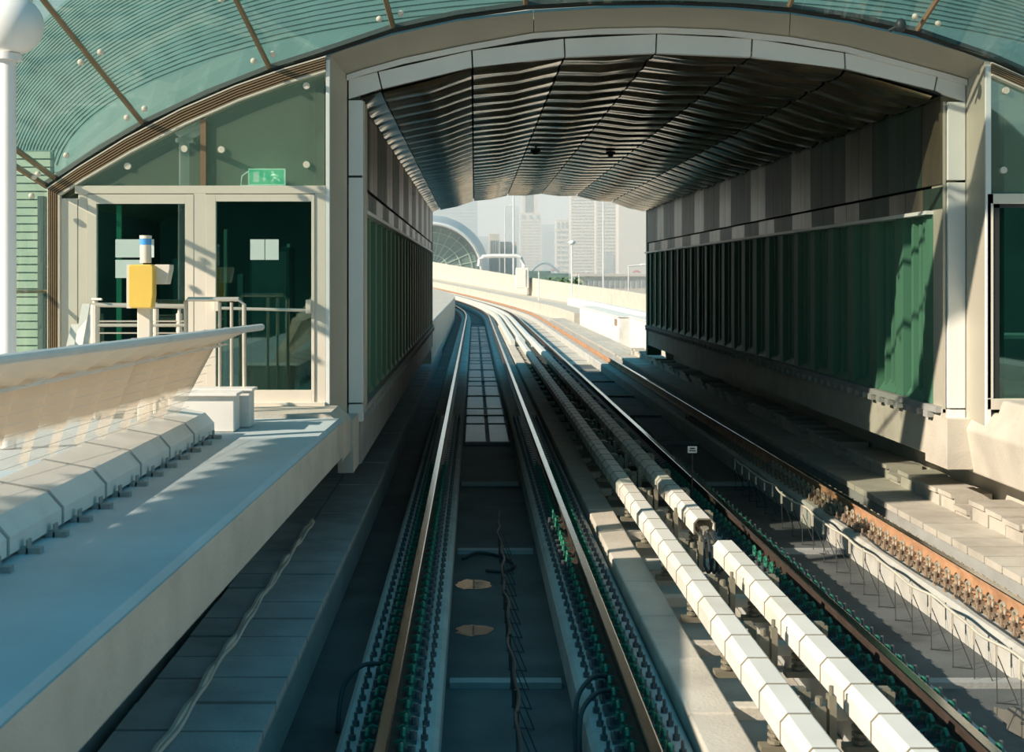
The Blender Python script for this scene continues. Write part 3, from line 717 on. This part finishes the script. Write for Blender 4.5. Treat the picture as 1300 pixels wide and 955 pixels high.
for lx_, ly_, lw_, lab in ((-3.0, 16.2, 1.2, 'added fill lamp brightening the room behind the left doors'), (6.4, 16, 1.2, 'added fill lamp brightening the room behind the right window')):
    t_ = thing('added_room_lamp', (lx_, ly_, 4.0), lab, 'lamp')  # fixture and area light added to lift the dark interior
    MB().box(lx_-.6, lx_+.6, ly_-.08, ly_+.08, 3.98, 4.03).build('lamp_housing', 'white', t_)
    MB().tube([(lx_, ly_, 4.03), (lx_, ly_, 4.9)], .012, 6).build('lamp_rod', 'white', t_)
    ld = bpy.data.lights.new('added_fill_light', 'AREA'); ld.shape = 'RECTANGLE'; ld.size = 1.1; ld.size_y = .14; ld.energy = 16; ld.color = (.75, 1, .9)
    lo = bpy.data.objects.new('added_fill_light', ld); C.objects.link(lo); lo.parent = t_; lo.location = (0, 0, -.03)
cbn = thing('control_cabinet', (-2.3, 15.4, 1.18), 'dim tall cabinet standing inside behind the right glass door', 'cabinet')
MB().box(-2.55, -2.1, 15.2, 15.7, 1.18, 2.9).build('cabinet_body', 'room', cbn, bevel=.01)
MB().box(-2.52, -2.13, 15.18, 15.2, 1.25, 2.85).build('cabinet_door', 'slab', cbn)
# right station front
tr2 = thing('trim_2', (6, YF, 3.5), kind='structure')
so = [(1257, 80), (1300, 99), (1360, 128), (1430, 168)]; si = [(1257, 96), (1300, 115), (1360, 144), (1430, 185)]
strip([at(*p, YF) for p in so], [at(*p, YF) for p in si], tr2)
w2 = thing('window_2', (6, YF, 3.4), kind='structure')
MB().prism([at(*p, YF) for p in ((1258, 97), (1300, 116), (1360, 145), (1430, 186), (1430, 246), (1258, 246))], YF+.02, YF+.035).build('pane', 'glass_up', w2)
for p in ((1277, 115), (1274, 216)):
    x, z = at(*p, YF); fitting((x, YF+.02, z), w2)
w3 = thing('window_3', (6, YF, 1.3), kind='structure')
m_ = MB(); rect(m_, 1256, 246, 1430, 259, YF-.03, YF+.05); rect(m_, 1252, 246, 1260, 506, YF-.03, YF+.05); rect(m_, 1252, 506, 1430, 520, YF-.03, YF+.05); rect(m_, 1380, 259, 1392, 506, YF-.03, YF+.05)
m_.build('window_frame', 'frame', w3, bevel=.004)
m_ = MB(); rect(m_, 1260, 259, 1430, 264, YF-.02, YF+.04); rect(m_, 1260, 259, 1268, 506, YF-.02, YF+.04); m_.build('gasket', 'seam', w3)
m_ = MB(); rect(m_, 1266, 264, 1430, 506, YF, YF+.012); m_.build('pane', 'glass', w3)
MB().box(5.5, 8.15, 18, 18.1, 1.1, 4.9).box(5.5, 8.15, 13.9, 18, 1.12, 1.17).build('back_partition', 'room', w3)
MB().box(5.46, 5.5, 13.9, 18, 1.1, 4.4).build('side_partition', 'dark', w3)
mc = thing('desk', (6.4, 15.6, 1.17), 'pale desk frame seen dimly through the right lower window', 'desk')
MB().box(5.7, 7.4, 15.2, 15.9, 1.86, 1.9).build('desk_top', 'frame', mc)
for xx in (5.75, 7.3): MB().box(xx, xx+.05, 15.25, 15.3, 1.17, 1.86).build('leg', 'frame', mc); MB().box(xx, xx+.05, 15.8, 15.85, 1.17, 1.86).build('leg', 'frame', mc)

# ------------------------------------------------------------------ glass canopy flaring out over the front
prof = [(62, 640), (62, 370), (62, 239), (75, 231), (130, 194), (185, 162), (265, 124), (345, 92), (414, 70), (497, 42), (580, 24), (668, 12), (760, 7), (850, 6), (930, 9), (1000, 15), (1080, 27), (1161, 45), (1257, 78), (1300, 97), (1400, 150), (1430, 168), (1460, 240), (1460, 640)]
PP = [Vector(at(*p, YF)) for p in prof]
NN = []
for i in range(len(PP)):
    d = PP[min(i+1, len(PP)-1)]-PP[max(i-1, 0)]; n = Vector((-d.y, d.x)).normalized(); NN.append(n)
NN[2] = Vector((-.72, .69)).normalized(); NN[3] = Vector((-.66, .75)).normalized(); NN[1] = Vector((-1, 0)); NN[0] = Vector((-1, 0))
def can(i, t, off=0):
    i0 = int(math.floor(i)); f = i-i0; i1 = min(i0+1, len(PP)-1)
    p = PP[i0].lerp(PP[i1], f); n = NN[i0].lerp(NN[i1], f)
    q = p+n*(t+off*.85); return (q.x, YF-.02-1.65*t+off*.5, q.y)
cn = thing('glass_canopy', (xc, YF, 1), 'teal glass canopy flaring forward above the station front', 'canopy')
mull = [0, 2, 3, 5, 7, 9.05, 11, 15, 17, 19.2, 21, 23]
for a, b in zip(mull[:-1], mull[1:]):
    n = max(2, int((b-a)*2)+1)
    rings = [[can(a+.03+(b-a-.06)*k/n, t) for t in ((.015, .65, 1.3) if 1 < a < 20 else (.015, .2, .4))] for k in range(n+1)]
    o = MB().loft(rings, closed=False, caps=False).build('glass_pane', 'glass_can', cn)
for m_ in mull[1:-1]:
    MB().tube([can(m_, 0, .03), can(m_, 1.32, .03)], .03, 6).build('mullion', 'bronze', cn)
    for s in (-1, 1):
        for t in (.13, .62, 1.1):
            for _ in (0,):
                c = can(m_+s*(.16 if m_ not in (3,) else .5), t); f = MB().sphere((c[0], c[1], c[2]), .032, 12, 8).build('glass_fitting', 'frame', cn, smooth=True)
for z_ in (1,): MB().tube([can(1, .0, .02), can(1, 1.3, .02)], .02, 6).tube([can(2, .0, .02), can(2, 1.3, .02)], .02, 6).build('side_transom', 'bronze', cn)
# dark gasket along the foot of the canopy
MB().loft([[can(i, -.005), can(i, .03), can(i, .03, .06), can(i, -.005, .06)] for i in [x*.5 for x in range(4, 42)]]).build('foot_gasket', 'seam', cn)
# solid roof shell above the glass
n = 44
MB().loft([[can(3+(20.-3)*k/n, 1.32), can(3+(20.-3)*k/n, 1.85), can(3+(20.-3)*k/n, 1.85, .15), can(3+(20.-3)*k/n, 1.32, .15)] for k in range(n+1)]).build('roof_edge', 'gold', cn)
MB().loft([[(PP[int(f)].lerp(PP[min(int(f)+1, 23)], f % 1).x, 14.15, PP[int(f)].lerp(PP[min(int(f)+1, 23)], f % 1).y-.05) for f in [1+21*k/40. for k in range(41)]],
           [slat_pt(14.6, .02+.96*k/40) for k in range(41)]], closed=False, caps=False).build('roof_front', 'slate', hr)
# louvres on the return wall behind the side glass
lv = thing('louvre_wall', (-4.9, 14, 1), 'pale green horizontal louvre wall at the far left edge', 'louvre wall')
for k in range(34):
    z = 1.0+k*.085
    MB().box(-5.4, -4.44, 14.02, 14.10, z, z+.07).build('louvre_slat', 'louvre', lv)
MB().box(-5.4, -4.44, 14.11, 14.16, 1.0, 3.9).build('louvre_backing', 'room', lv)
# small dark camera on the canopy foot, right of the crown
cmx, cmz = at(1142, 33, 13.5)
cm = thing('security_camera', (cmx, 13.5, cmz), 'small black camera clamped to the canopy edge right of centre', 'camera')
MB().sphere((cmx, 13.46, cmz), .055, 12, 8, 1.3).build('camera_head', 'cable', cm, smooth=True); MB().tube([(cmx-.09, 13.55, cmz-.04), (cmx, 13.5, cmz)], .02, 6).build('camera_arm', 'cable', cm)

# ------------------------------------------------------------------ railings, yellow box, planks by the doors
rl = thing('tube_railing', (-2.6, 12.4, 1.24), 'stainless tube gate railing in front of the right glass door', 'railing')
Yr = 12.35
def pt3(px, py, Y): a = at(px, py, Y); return (a[0], Y, a[1])
zb = 1.2
A = pt3(236, 380, Yr); B = pt3(303, 380, Yr)
MB().tube([(A[0], Yr, zb), (A[0], Yr, A[2]-.02), (A[0]+.02, Yr, A[2]), (B[0], Yr, A[2]), (B[0]+.05, Yr, A[2]-.05), (B[0]+.055, Yr, zb)], .021, 8).build('railing_frame', 'steel', rl, smooth=True)
for px in (279, 294): a = at(px, 384, Yr); MB().tube([(a[0], Yr, zb), (a[0], Yr, a[1])], .016, 8).build('upright_bar', 'steel', rl)
rl2 = thing('tube_railing', (-3.3, 12.8, 1.24), 'low stainless tube rails crossing behind the yellow box', 'railing')
Yr = 12.8
for y_, r_ in ((387, .022), (408, .008), (413, .016), (423, .007)):
    MB().tube([pt3(118, y_, Yr), pt3(234, y_+(2 if y_ < 400 else 0), Yr)], r_, 8).build('horizontal_rail', 'steel', rl2)
a = pt3(117, 380, Yr); MB().tube([a, (a[0]+.11, Yr-.06, a[2])], .012, 8).build('rail_stub', 'steel', rl2)
for px, py, r_ in ((120, 387, .045), (197, 392, .03), (227, 398, .03)):
    a = at(px, py, Yr); MB().tube([(a[0], Yr+.02, zb), (a[0], Yr+.02, a[1])], r_, 10).build('post', 'frame', rl2)
    MB().disc((a[0], Yr+.02, a[1]), r_*.55, .06, 8, 'z').build('post_cap', 'frame', rl2)
yb = thing('yellow_call_box', (at(187, 0, 12.2)[0], 12.2, 1.2), 'yellow boxed unit with white hood and blue-topped beacon on a post', 'call box')
Yy = 12.2
a = at(175, 390, Yy); b = at(192, 390, Yy)
MB().box(a[0], b[0], Yy-.03, Yy+.08, 1.2, a[1]+.1).build('post', 'frame', yb, bevel=.01)
a = at(168, 391, Yy); b = at(200, 336, Yy)
MB().prism([(a[0], a[1]+.02), (a[0]+.02, a[1]), (b[0]-.015, a[1]), (b[0]+.0, a[1]+.12), (b[0]-.0, b[1]-.02), (b[0]-.02, b[1]), (a[0], b[1])], Yy-.16, Yy-.03).build('yellow_case', 'yellow', yb, bevel=.012)
MB().box(a[0]-.012, a[0]+.03, Yy-.158, Yy-.02, a[1], b[1]).build('case_edge', 'frame', yb)
c = at(217, 361, Yy); d_ = at(198, 336, Yy)
MB().prism([(d_[0], c[1]), (c[0]-.03, c[1]), (c[0], d_[1]-.04), (c[0], d_[1]), (d_[0], d_[1])], Yy-.05, Yy+.12).build('white_hood', 'frame', yb, bevel=.006)
c = at(186, 334, Yy)
MB().disc((c[0], Yy-.03, c[1]), .052, .165, 14, 'z').build('beacon_stem', 'frame', yb, smooth=True)
MB().disc((c[0], Yy-.03, c[1]+.165), .053, .055, 14, 'z').build('beacon_lens', 'blue', yb, smooth=True)
MB().disc((c[0], Yy-.03, c[1]+.22), .056, .03, 14, 'z').build('beacon_cap', 'frame', yb, smooth=True)
for x0, x1, yt, lb in ((84, 94, 412, 'shorter pale plank leaning by the bronze trim, the left one'), (96, 108, 386, 'taller pale plank leaning beside the white cladding, the middle one'), (106, 112, 400, 'narrow pale plank leaning beside the white cladding, the right one')):
    T = at(x1, yt, 13.5)
    tag(MB().add([(T[0]-.14, 13.2, 1.2), (T[0]-.06, 13.2, 1.2), (T[0]-.06, 13.24, 1.2), (T[0]-.14, 13.24, 1.2), (T[0]-.06, 13.6, T[1]), (T[0]+.02, 13.6, T[1]), (T[0]+.02, 13.64, T[1]), (T[0]-.06, 13.64, T[1])], [(0,1,2,3),(4,5,6,7),(0,1,5,4),(1,2,6,5),(2,3,7,6),(3,0,4,7)]).build('plank', 'duct'), lb, 'plank', 'planks leaning by the door')
MB_f = MB().box(-4.6, -1.5, 12.9, 13.75, 1.2, 1.21)

# ------------------------------------------------------------------ street lamp at the left edge
Yl = 10.6
lx, lz = at(8, 25, Yl)
lp = thing('globe_lamp', (lx, Yl, 1.2), 'blurred white lamp post with round globe at the left edge', 'lamp')
gx, gz = at(17, 32, Yl)
MB().tube([(at(10, 0, Yl)[0], Yl, 1.21), (at(10, 0, Yl)[0], Yl, gz-.06)], .065, 14).build('post', 'post', lp, smooth=True)
MB().sphere((gx, Yl, gz), .235, 28, 16).build('globe', 'globe', lp, smooth=True)
MB().disc((at(10, 0, Yl)[0], Yl, gz-.28), .11, .05, 16, 'z').build('collar', 'post', lp, smooth=True)

# ------------------------------------------------------------------ beyond the tunnel
ys2 = [40, 50, 60, 70, 85]+far[1:]
def RP(y):    # lateral position of the outer parapet foot
    return 9.2+(y-60)*.06 if y < 85 else 10.7
def rp_sweep(x0, x1, z0f, z1f, ys): 
    return MB().loft([[W(x0(y), y, z0f(y)), W(x1(y), y, z0f(y)), W(x1(y), y, z1f(y)), W(x0(y), y, z1f(y))] for y in ys])
tag(rp_sweep(lambda y: RP(y), lambda y: RP(y)+.3, lambda y: -1.2, lambda y: 1.5+max(0, y-85)*.009, ys2+[300]).build('guideway_parapet', 'conc'), 'sunlit cream concrete parapet curving left beyond the tunnel', 'parapet')
tag(rp_sweep(lambda y: 7.1, lambda y: RP(y)+.2, lambda y: -1.2, lambda y: .1, ys2).build('guideway_shoulder', 'conc'), 'pale concrete shoulder inside the curving parapet', 'deck')
tag(MB().sweep([(5.9, -.45), (5.9, .45), (7.3, .45), (7.3, -.45)], [79, 85]+far[1:]).build('side_ledge', 'conc'), 'sunlit concrete ledge along the far track beyond the tunnel', 'ledge')
wd = thing('pipe_duct', (8, 50, .5), 'rounded white duct lying along the parapet beyond the tunnel', 'duct')
for k in range(16):
    y = 41+k*4
    MB().sweep([(7.7, .1), (7.7, .7), (7.85, .92), (8.25, .92), (8.4, .7), (8.4, .1)], [y+.03, y+3.97]).build('duct_length', 'duct', wd)
for k, (x0, x1, y0, y1, z0, z1, lb) in enumerate(((6.25, 7.3, 46.5, 54, -.45, .95, 'large white cabinet beyond the tunnel nearest the right wall'), (6.15, 7.0, 57, 78, -.45, .85, 'long low white cabinet farther along beyond the tunnel'))):
    cb = thing('trackside_cabinet', ((x0+x1)/2, (y0+y1)/2, z0), lb, 'cabinet', 'white cabinets beside the far track')
    MB().box(x0, x1, y0, y1, z0, z1).build('cabinet_body', 'duct', cb, bevel=.03)
    MB().box(x0-.04, x1+.04, y0-.04, y1+.04, z1, z1+.05).build('cabinet_lid', 'duct', cb)
    MB().box(x0-.015, x0, y0+.6, y0+1.6, z0+.9, z0+1.2).build('recess', 'rustplate', cb)
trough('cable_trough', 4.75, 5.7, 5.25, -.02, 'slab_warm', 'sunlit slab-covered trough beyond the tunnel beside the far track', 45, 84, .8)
# sunlit clutter between the tracks beyond the tunnel
for k in range(3):
    tag(MB().sweep([(1.45+.4*k, -.45), (1.45+.4*k, .05), (1.62+.4*k, .05), (1.62+.4*k, -.45)], [53, 70, 85]+far[1:16]).build('conductor_rail', 'cover'), ('distant cream conductor cover, left one of three', 'distant cream conductor cover, middle one of three', 'distant cream conductor cover, right one of three')[k], 'conductor rail', 'distant conductor covers')
# portal gantry and cabinet on the parapet
gy = 150
def gp(px, py, Y=gy): a = at(px, py, Y); return (a[0], Y, a[1])
gt = thing('pipe_gantry', gp(665, 352), 'white inverted-U pipe gantry straddling beyond the parapet', 'gantry')
MB().tube([gp(608, 338), gp(609, 330), gp(613, 326), gp(625, 325), gp(655, 325), gp(661, 327), gp(665, 338), gp(665, 352)], .22, 8).build('gantry_pipe', 'post', gt, smooth=True)
MB().box(gp(655, 0)[0], gp(671, 0)[0], gy-.5, gy+1.5, gp(0, 366)[2], gp(0, 340)[2]).build('gantry_cabinet', 'duct', gt, bevel=.05)
MB().box(gp(667, 0)[0], gp(668, 0)[0], gy-.55, gy-.5, gp(0, 364)[2], gp(0, 343)[2]).build('cabinet_seam', 'conc_edge', gt)
# lamp posts
def mast(px, ytop, ybot, Y, r, label, kind='plain', name='lamp_mast'):
    t = thing(name, gp(px, ybot, Y), label, 'lamp post', 'lamp posts beyond the parapet')
    a = gp(px, ybot, Y); b = gp(px, ytop, Y)
    r *= .62; MB().tube([(a[0], Y, min(a[2], -.0)-4), b], r, 8, r*.7).build('pole', 'post', t)
    if kind == 'globe':
        MB().sphere(b, .3, 16, 10, .7).build('globe', 'globe', t, smooth=True); MB().tube([(b[0]-.5, Y, b[2]), (b[0]+.5, Y, b[2])], .05, 6).build('cross_arm', 'post', t)
    if kind == 'arm':
        MB().tube([b, (b[0]+1.2, Y, b[2]+.1)], .06, 6).build('arm', 'post', t); MB().box(b[0]+1.0, b[0]+1.9, Y-.2, Y+.2, b[2]+.02, b[2]+.2).build('lamp_head', 'post', t, bevel=.05)
    return t
mast(652, 235, 354, 170, .22, 'tall pale mast rising beside the pipe gantry')
mast(641, 262, 352, 260, .18, 'thin distant mast left of the tall pale mast', 'arm')
mast(726, 308, 364, 120, .13, 'short lamp post with a round globe beyond the parapet', 'globe')
mast(684, 345, 361, 120, .10, 'short plain post on the parapet right of the gantry')
mast(766, 255, 368, 140, .14, 'slender mast with side lamp in the middle of the exit view', 'plain')
mast(798, 338, 369, 110, .09, 'low lamp post with side arm near the right wall', 'arm')
mast(735, 348, 365, 115, .08, 'small plain post just right of the globe lamp')
# dome-shaped station in the distance
dsx = -11.5; dy = 350
ds = thing('domed_station', (dsx, dy, -9), 'domed grey metro station with glazed arched front in the distance', 'station')
def ell(a, b, n=28): return [(a*math.cos(math.pi*i/n), b*math.sin(math.pi*i/n)) for i in range(n+1)]
def dring(a, b, yy, dz, slant=0): return [(dsx+p[0], dy+yy-slant*(p[1]/b), dz+p[1]) for p in ell(a, b)]
MB().loft([dring(13.5, 12.5, 2, 4.2, 3)+list(reversed(dring(13.0, 12.0, 2, 4.2, 3))), dring(15.5, 15.5, 22, 4.2)+list(reversed(dring(15.0, 15.0, 22, 4.2))), dring(16, 16.2, 45, 4.2)+list(reversed(dring(15.5, 15.7, 45, 4.2))), dring(9, 9, 90, 4.2)+list(reversed(dring(8.5, 8.5, 90, 4.2)))]).build('roof_shell', 'dome', ds, smooth=True)
g_ = [(dsx+p[0]*.93, 4.2+p[1]*.93) for p in ell(13.5, 12.5)]
MB().prism(g_, dy+5, dy+5.4).build('arched_glazing', 'domeg', ds)
rb = MB()
for k in range(1, 14):
    t = math.pi*k/14; rb.tube([(dsx+3*math.cos(t), dy+4.8, 4.2+3*math.sin(t)), (dsx+12.3*math.cos(t), dy+4.8, 4.2+11.4*math.sin(t))], .12, 5)
for r_ in (.35, .6, .82): rb.tube([(dsx+p[0]*r_, dy+4.8, 4.2+p[1]*r_) for p in ell(13.5, 12.5)], .16, 5)
rb.build('glazing_rib', 'louvre', ds)
MB().tube([(dsx+p[0], dy+2-3*p[1]/12.5, 4.2+p[1]) for p in ell(13.4, 12.4)], .45, 8).build('front_rim', 'white', ds, smooth=True)
MB().box(dsx-14, dsx+15, dy+6, dy+80, -9, 4.3).build('station_base', 'dome', ds)
# towers
def tower(x0, x1, ytop, ybase, Y, m, label, steps=(), bands=0, piers=0, arch_=False, name='tower'):
    X0, X1 = at(x0, 0, Y)[0], at(x1, 0, Y)[0]; Z1 = at(0, ytop, Y)[1]; w = X1-X0
    t = thing(name, ((X0+X1)/2, Y, -9), label, 'building' if name != 'tower' else 'tower', 'hazy buildings on the skyline')
    MB().box(X0, X1, Y, Y+max(w, 12), -9, Z1).build('tower_body', m, t)
    for (a, b, yt) in steps:
        MB().box(at(a, 0, Y)[0], at(b, 0, Y)[0], Y+2, Y+w*.8+2, Z1, at(0, yt, Y)[1]).build('upper_stage', m, t)
    hgt = min(Z1, at(0, 235, Y)[1])
    if piers:
        q = MB()
        for k in range(piers):
            xx = X0+w*(k+.5)/piers; q.box(xx-w/piers*.22, xx+w/piers*.22, Y-.5, Y, 0, Z1-2)
        q.build('window_column', 'twin' if name == 'tower' else 'dome', t)
    if bands:
        q = MB()
        for k in range(bands):
            z = (Z1-4)*(k+1)/(bands+1); q.box(X0-.3, X1+.3, Y-.9, Y-.5, z-.8, z+.8)
        q.build('floor_band', m, t)
    if arch_:
        xm = X0+w*.62; MB().prism([(xm-w*.22, 2), (xm-w*.22, Z1*.22)]+[(xm+w*.22*math.cos(math.pi-math.pi*i/10), Z1*.22+w*.22*math.sin(math.pi*i/10)) for i in range(11)]+[(xm+w*.22, 2)], Y-1.4, Y-.9).build('arched_recess', 'twin', t)
    return t
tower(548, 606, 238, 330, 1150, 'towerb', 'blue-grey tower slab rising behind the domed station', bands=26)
tower(621, 634, 297, 336, 420, 'tower', 'small cream block with window columns right of the dome', piers=4, name='building')
tower(635, 656, 307, 336, 430, 'tower', 'low cream block with window columns behind the gantry', piers=6, name='building')
tower(660, 687, 270, 335, 1050, 'tower', 'stepped pale twin-shaft tower right of the tall mast', steps=((663, 684, 240), (667, 678, 215)), piers=3, bands=20)
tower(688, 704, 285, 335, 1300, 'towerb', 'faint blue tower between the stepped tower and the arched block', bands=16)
tower(706, 722, 279, 345, 1000, 'tower', 'short hazy tower with flat top left of the globe lamp', piers=3, bands=10)
tower(725, 757, 225, 344, 900, 'tower', 'wide cream tower with fine window columns at centre right', piers=7, bands=30)
tower(757, 783, 215, 344, 860, 'tower', 'cream tower with a tall arched recess at its foot', piers=4, bands=30, arch_=True)
tower(786, 826, 245, 340, 800, 'tower', 'broad pale tower nearest the tunnel\'s right wall', piers=8, bands=30)
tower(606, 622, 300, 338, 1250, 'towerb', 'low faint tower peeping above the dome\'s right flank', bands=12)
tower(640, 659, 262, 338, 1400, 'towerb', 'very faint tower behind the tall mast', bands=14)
# footbridge / low building with windows
fb = thing('low_building', (60, 500, -9), 'long low pale building with a row of windows behind the parapet', 'building')
Yb = 430
X0, X1 = at(736, 0, Yb)[0], at(900, 0, Yb)[0]; zt = at(0, 351, Yb)[1]
MB().box(X0, X1, Yb, Yb+20, -9, zt).build('building_body', 'tower', fb); MB().box(X0-1, X1, Yb-1.2, Yb+21, zt, zt+.8).build('roof_slab', 'tower', fb)
q = MB()
for k in range(24): q.box(X0+1.2+k*1.7, X0+2.2+k*1.7, Yb-.2, Yb, zt-3.6, zt-1.2)
q.build('window_row', 'twin', fb)
ab = thing('arch_bridge', (22, 480, -9), 'faint blue arched footbridge on the horizon right of the gantry', 'bridge')
P0 = [at(672+38*i/12, 347-13*math.sin(math.pi*i/12), 480) for i in range(13)]
MB().tube([(p[0], 480, p[1]) for p in P0], .5, 6).build('arch_rib', 'towerb', ab, smooth=True); MB().box(P0[0][0]-3, P0[-1][0]+8, 479, 483, at(0, 350, 480)[1]-1, at(0, 348, 480)[1]).build('deck', 'towerb', ab)
for px in (674, 708): a = at(px, 350, 480); MB().box(a[0]-.6, a[0]+.6, 480, 482, -9, a[1]).build('pier', 'towerb', ab)
tag(MB().box(at(600, 0, 300)[0], at(722, 0, 300)[0], 300, 316, -9, at(0, 347, 300)[1]).box(at(662, 0, 300)[0], at(700, 0, 300)[0], 302, 314, at(0, 347, 300)[1], at(0, 344, 300)[1]).build('low_building', 'domeg'), 'dark low building behind the parapet below the arched footbridge', 'building')
# palm crowns
random.seed(5)
first = None
for k, px in enumerate((698, 706, 714, 722, 731)):
    Y = 190; a = at(px, 357, Y); zc = a[1]
    if first is None:
        t = thing('palm_tree', (0, 0, 0), 'green palm crown showing above the curving parapet', 'palm', 'palms behind the parapet')
        MB().tube([(0, 0, 0), (.1, 0, zc+9)], .25, 8, .18).build('trunk', 'trunk', t)
        cr = MB()
        for q in range(22):
            an = q*2.4; el = .9-.07*q; L = 2.0
            pts = [(L*s*math.cos(an)*math.cos(el*(1-s*.9)), L*s*math.sin(an)*math.cos(el), zc+9+L*s*math.sin(el)-.9*s*s) for s in (0, .25, .5, .75, 1)]
            wv = Vector((-math.sin(an), math.cos(an), 0))
            cr.loft([[Vector(p)+wv*(.22*(1-abs(2*i/4-1))+.03), Vector(p)+Vector((0, 0, .03)), Vector(p)-wv*(.22*(1-abs(2*i/4-1))+.03)] for i, p in enumerate(pts)], closed=False, caps=False)
        cr.build('fronds', 'palm', t); first = t
        o = t
    else:
        o = copy_tree(first)
    o.location = (a[0], Y+3*(k % 2), -9-.4*(k % 2))
# cars on the distant bridge road
for px, py, m_, lb in ((705, 343, 'car_r', 'tiny red car on the distant road, left one'), (808, 345, 'car_r', 'tiny red car on the distant road near the right wall'), (744, 345, 'car_w', 'tiny white car on the distant road, left of centre')):
    Y = 690; a = at(px, py, Y); cr = thing('car', (a[0], Y, a[1]-.7), lb, 'car', 'cars on the distant road')
    MB().prism([(a[0]-2.1, a[1]-.5), (a[0]-2.1, a[1]+.1), (a[0]-1.3, a[1]+.2), (a[0]-.8, a[1]+.7), (a[0]+.8, a[1]+.7), (a[0]+1.4, a[1]+.2), (a[0]+2.1, a[1]+.1), (a[0]+2.1, a[1]-.5)], Y-.8, Y+.8).build('car_body', m_, cr)
    for dx in (-1.3, 1.3): MB().disc((a[0]+dx, Y-.85, a[1]-.45), .33, .2, 12).build('wheel', 'cable', cr)
rd = at(0, 347.2, 690)[1]
tag(MB().box(at(690, 0, 690)[0], at(900, 0, 690)[0], 686, 696, rd-1.1, rd-.12).box(at(700, 0, 690)[0]-.8, at(700, 0, 690)[0]+.8, 688, 693, -9, rd-1).box(at(760, 0, 690)[0]-.8, at(760, 0, 690)[0]+.8, 688, 693, -9, rd-1).box(at(812, 0, 690)[0]-.8, at(812, 0, 690)[0]+.8, 688, 693, -9, rd-1).build('road_bridge', 'tower'), 'pale elevated road deck behind the parapet carrying tiny cars', 'bridge')
# haze
hz = bpy.data.materials.new('desert_haze'); hz.use_nodes = True; nt = hz.node_tree; nt.nodes.clear()
o = nt.nodes.new('ShaderNodeOutputMaterial'); v = nt.nodes.new('ShaderNodeVolumeScatter'); v.inputs['Density'].default_value = .0014; v.inputs['Anisotropy'].default_value = 0; v.inputs['Color'].default_value = (.93, 1, .98, 1)
nt.links.new(v.outputs[0], o.inputs['Volume']); M['haze'] = hz
HAZE = True
if HAZE:
    tag(MB().box(-500, 700, 230, 1700, -9, 112).build('haze', 'haze'), 'pale morning haze hanging between the guideway and the skyline', 'haze', kind='stuff')
# viaduct structure under the deck
tag(MB().sweep([(-4.7, -1.5), (8.7, -1.5), (6, -3.2), (-2, -3.2)], [-10, 85]+far[1:]).build('viaduct_girder', 'conc_edge'), 'concrete viaduct girder carrying both tracks', 'viaduct')

# ------------------------------------------------------------------ dark hall added behind the viewpoint to cut sky fill, seen only in reflections
bh = thing('fill_blocking_hall', (2, -22, -.45), 'unseen dark hall added behind the viewpoint to cut sky fill', 'station')
MB().box(-16, 20, -40, -39, -.45, 12).build('rear_wall', 'dark', bh)
MB().loft([[(2+18*math.cos(math.pi*i/20), y, 1+11*math.sin(math.pi*i/20)) for i in range(21)]+[(2+17.6*math.cos(math.pi*i/20), y, 1+10.7*math.sin(math.pi*i/20)) for i in range(20, -1, -1)] for y in (-39, -14)]).build('roof_shell', 'dark', bh)
MB().box(-16, -15.7, -39, -14, -.45, 1.5).build('side_wall', 'dark', bh); MB().box(19.7, 20, -39, -14, -.45, 1.5).build('side_wall', 'dark', bh)
# ------------------------------------------------------------------ light
w = bpy.data.worlds.new('world'); bpy.context.scene.world = w; w.use_nodes = True; nt = w.node_tree
bg = nt.nodes['Background']; tc = nt.nodes.new('ShaderNodeTexCoord'); sp = nt.nodes.new('ShaderNodeSeparateXYZ'); rp = nt.nodes.new('ShaderNodeValToRGB')
nt.links.new(tc.outputs['Generated'], sp.inputs[0]); nt.links.new(sp.outputs['Z'], rp.inputs[0]); nt.links.new(rp.outputs[0], bg.inputs[0])
e = rp.color_ramp.elements; e[0].position = 0; e[0].color = (1.15, 1.2, 1.08, 1); e[1].position = .9; e[1].color = (.045, .38, .62, 1)
x_ = e.new(.09); x_.color = (.62, .76, .72, 1); x_ = e.new(.25); x_.color = (.13, .45, .60, 1)
bg.inputs[1].default_value = .80
sd = bpy.data.lights.new('sun', 'SUN'); sd.energy = 7.0; sd.color = (1, .86, .69); sd.angle = math.radians(.6)
so_ = bpy.data.objects.new('sun', sd); C.objects.link(so_); so_.location = (-20, -10, 20)
so_.rotation_euler = Vector((1, .5, -.62)).to_track_quat('-Z', 'Y').to_euler()

# ------------------------------------------------------------------ camera
cd = bpy.data.cameras.new('camera'); co = bpy.data.objects.new('camera', cd); C.objects.link(co)
co.location = (0, 0, H); co.rotation_euler = (math.radians(90), 0, 0)
cd.sensor_width = 36; cd.lens = 36*F/1300; cd.shift_x = (650-CX)/1300; cd.shift_y = -(477.5-CY)/1300
cd.clip_start = .05; cd.clip_end = 6000
cd.dof.use_dof = True; cd.dof.focus_distance = 15; cd.dof.aperture_fstop = 4
sc = bpy.context.scene; sc.camera = co; sc.cycles.volume_bounces = 1
sc.view_settings.view_transform = 'Standard'; sc.view_settings.look = 'None'; sc.view_settings.gamma = 1; sc.view_settings.exposure = 0
for o in bpy.data.objects:
    if '_o' in o: del o['_o']
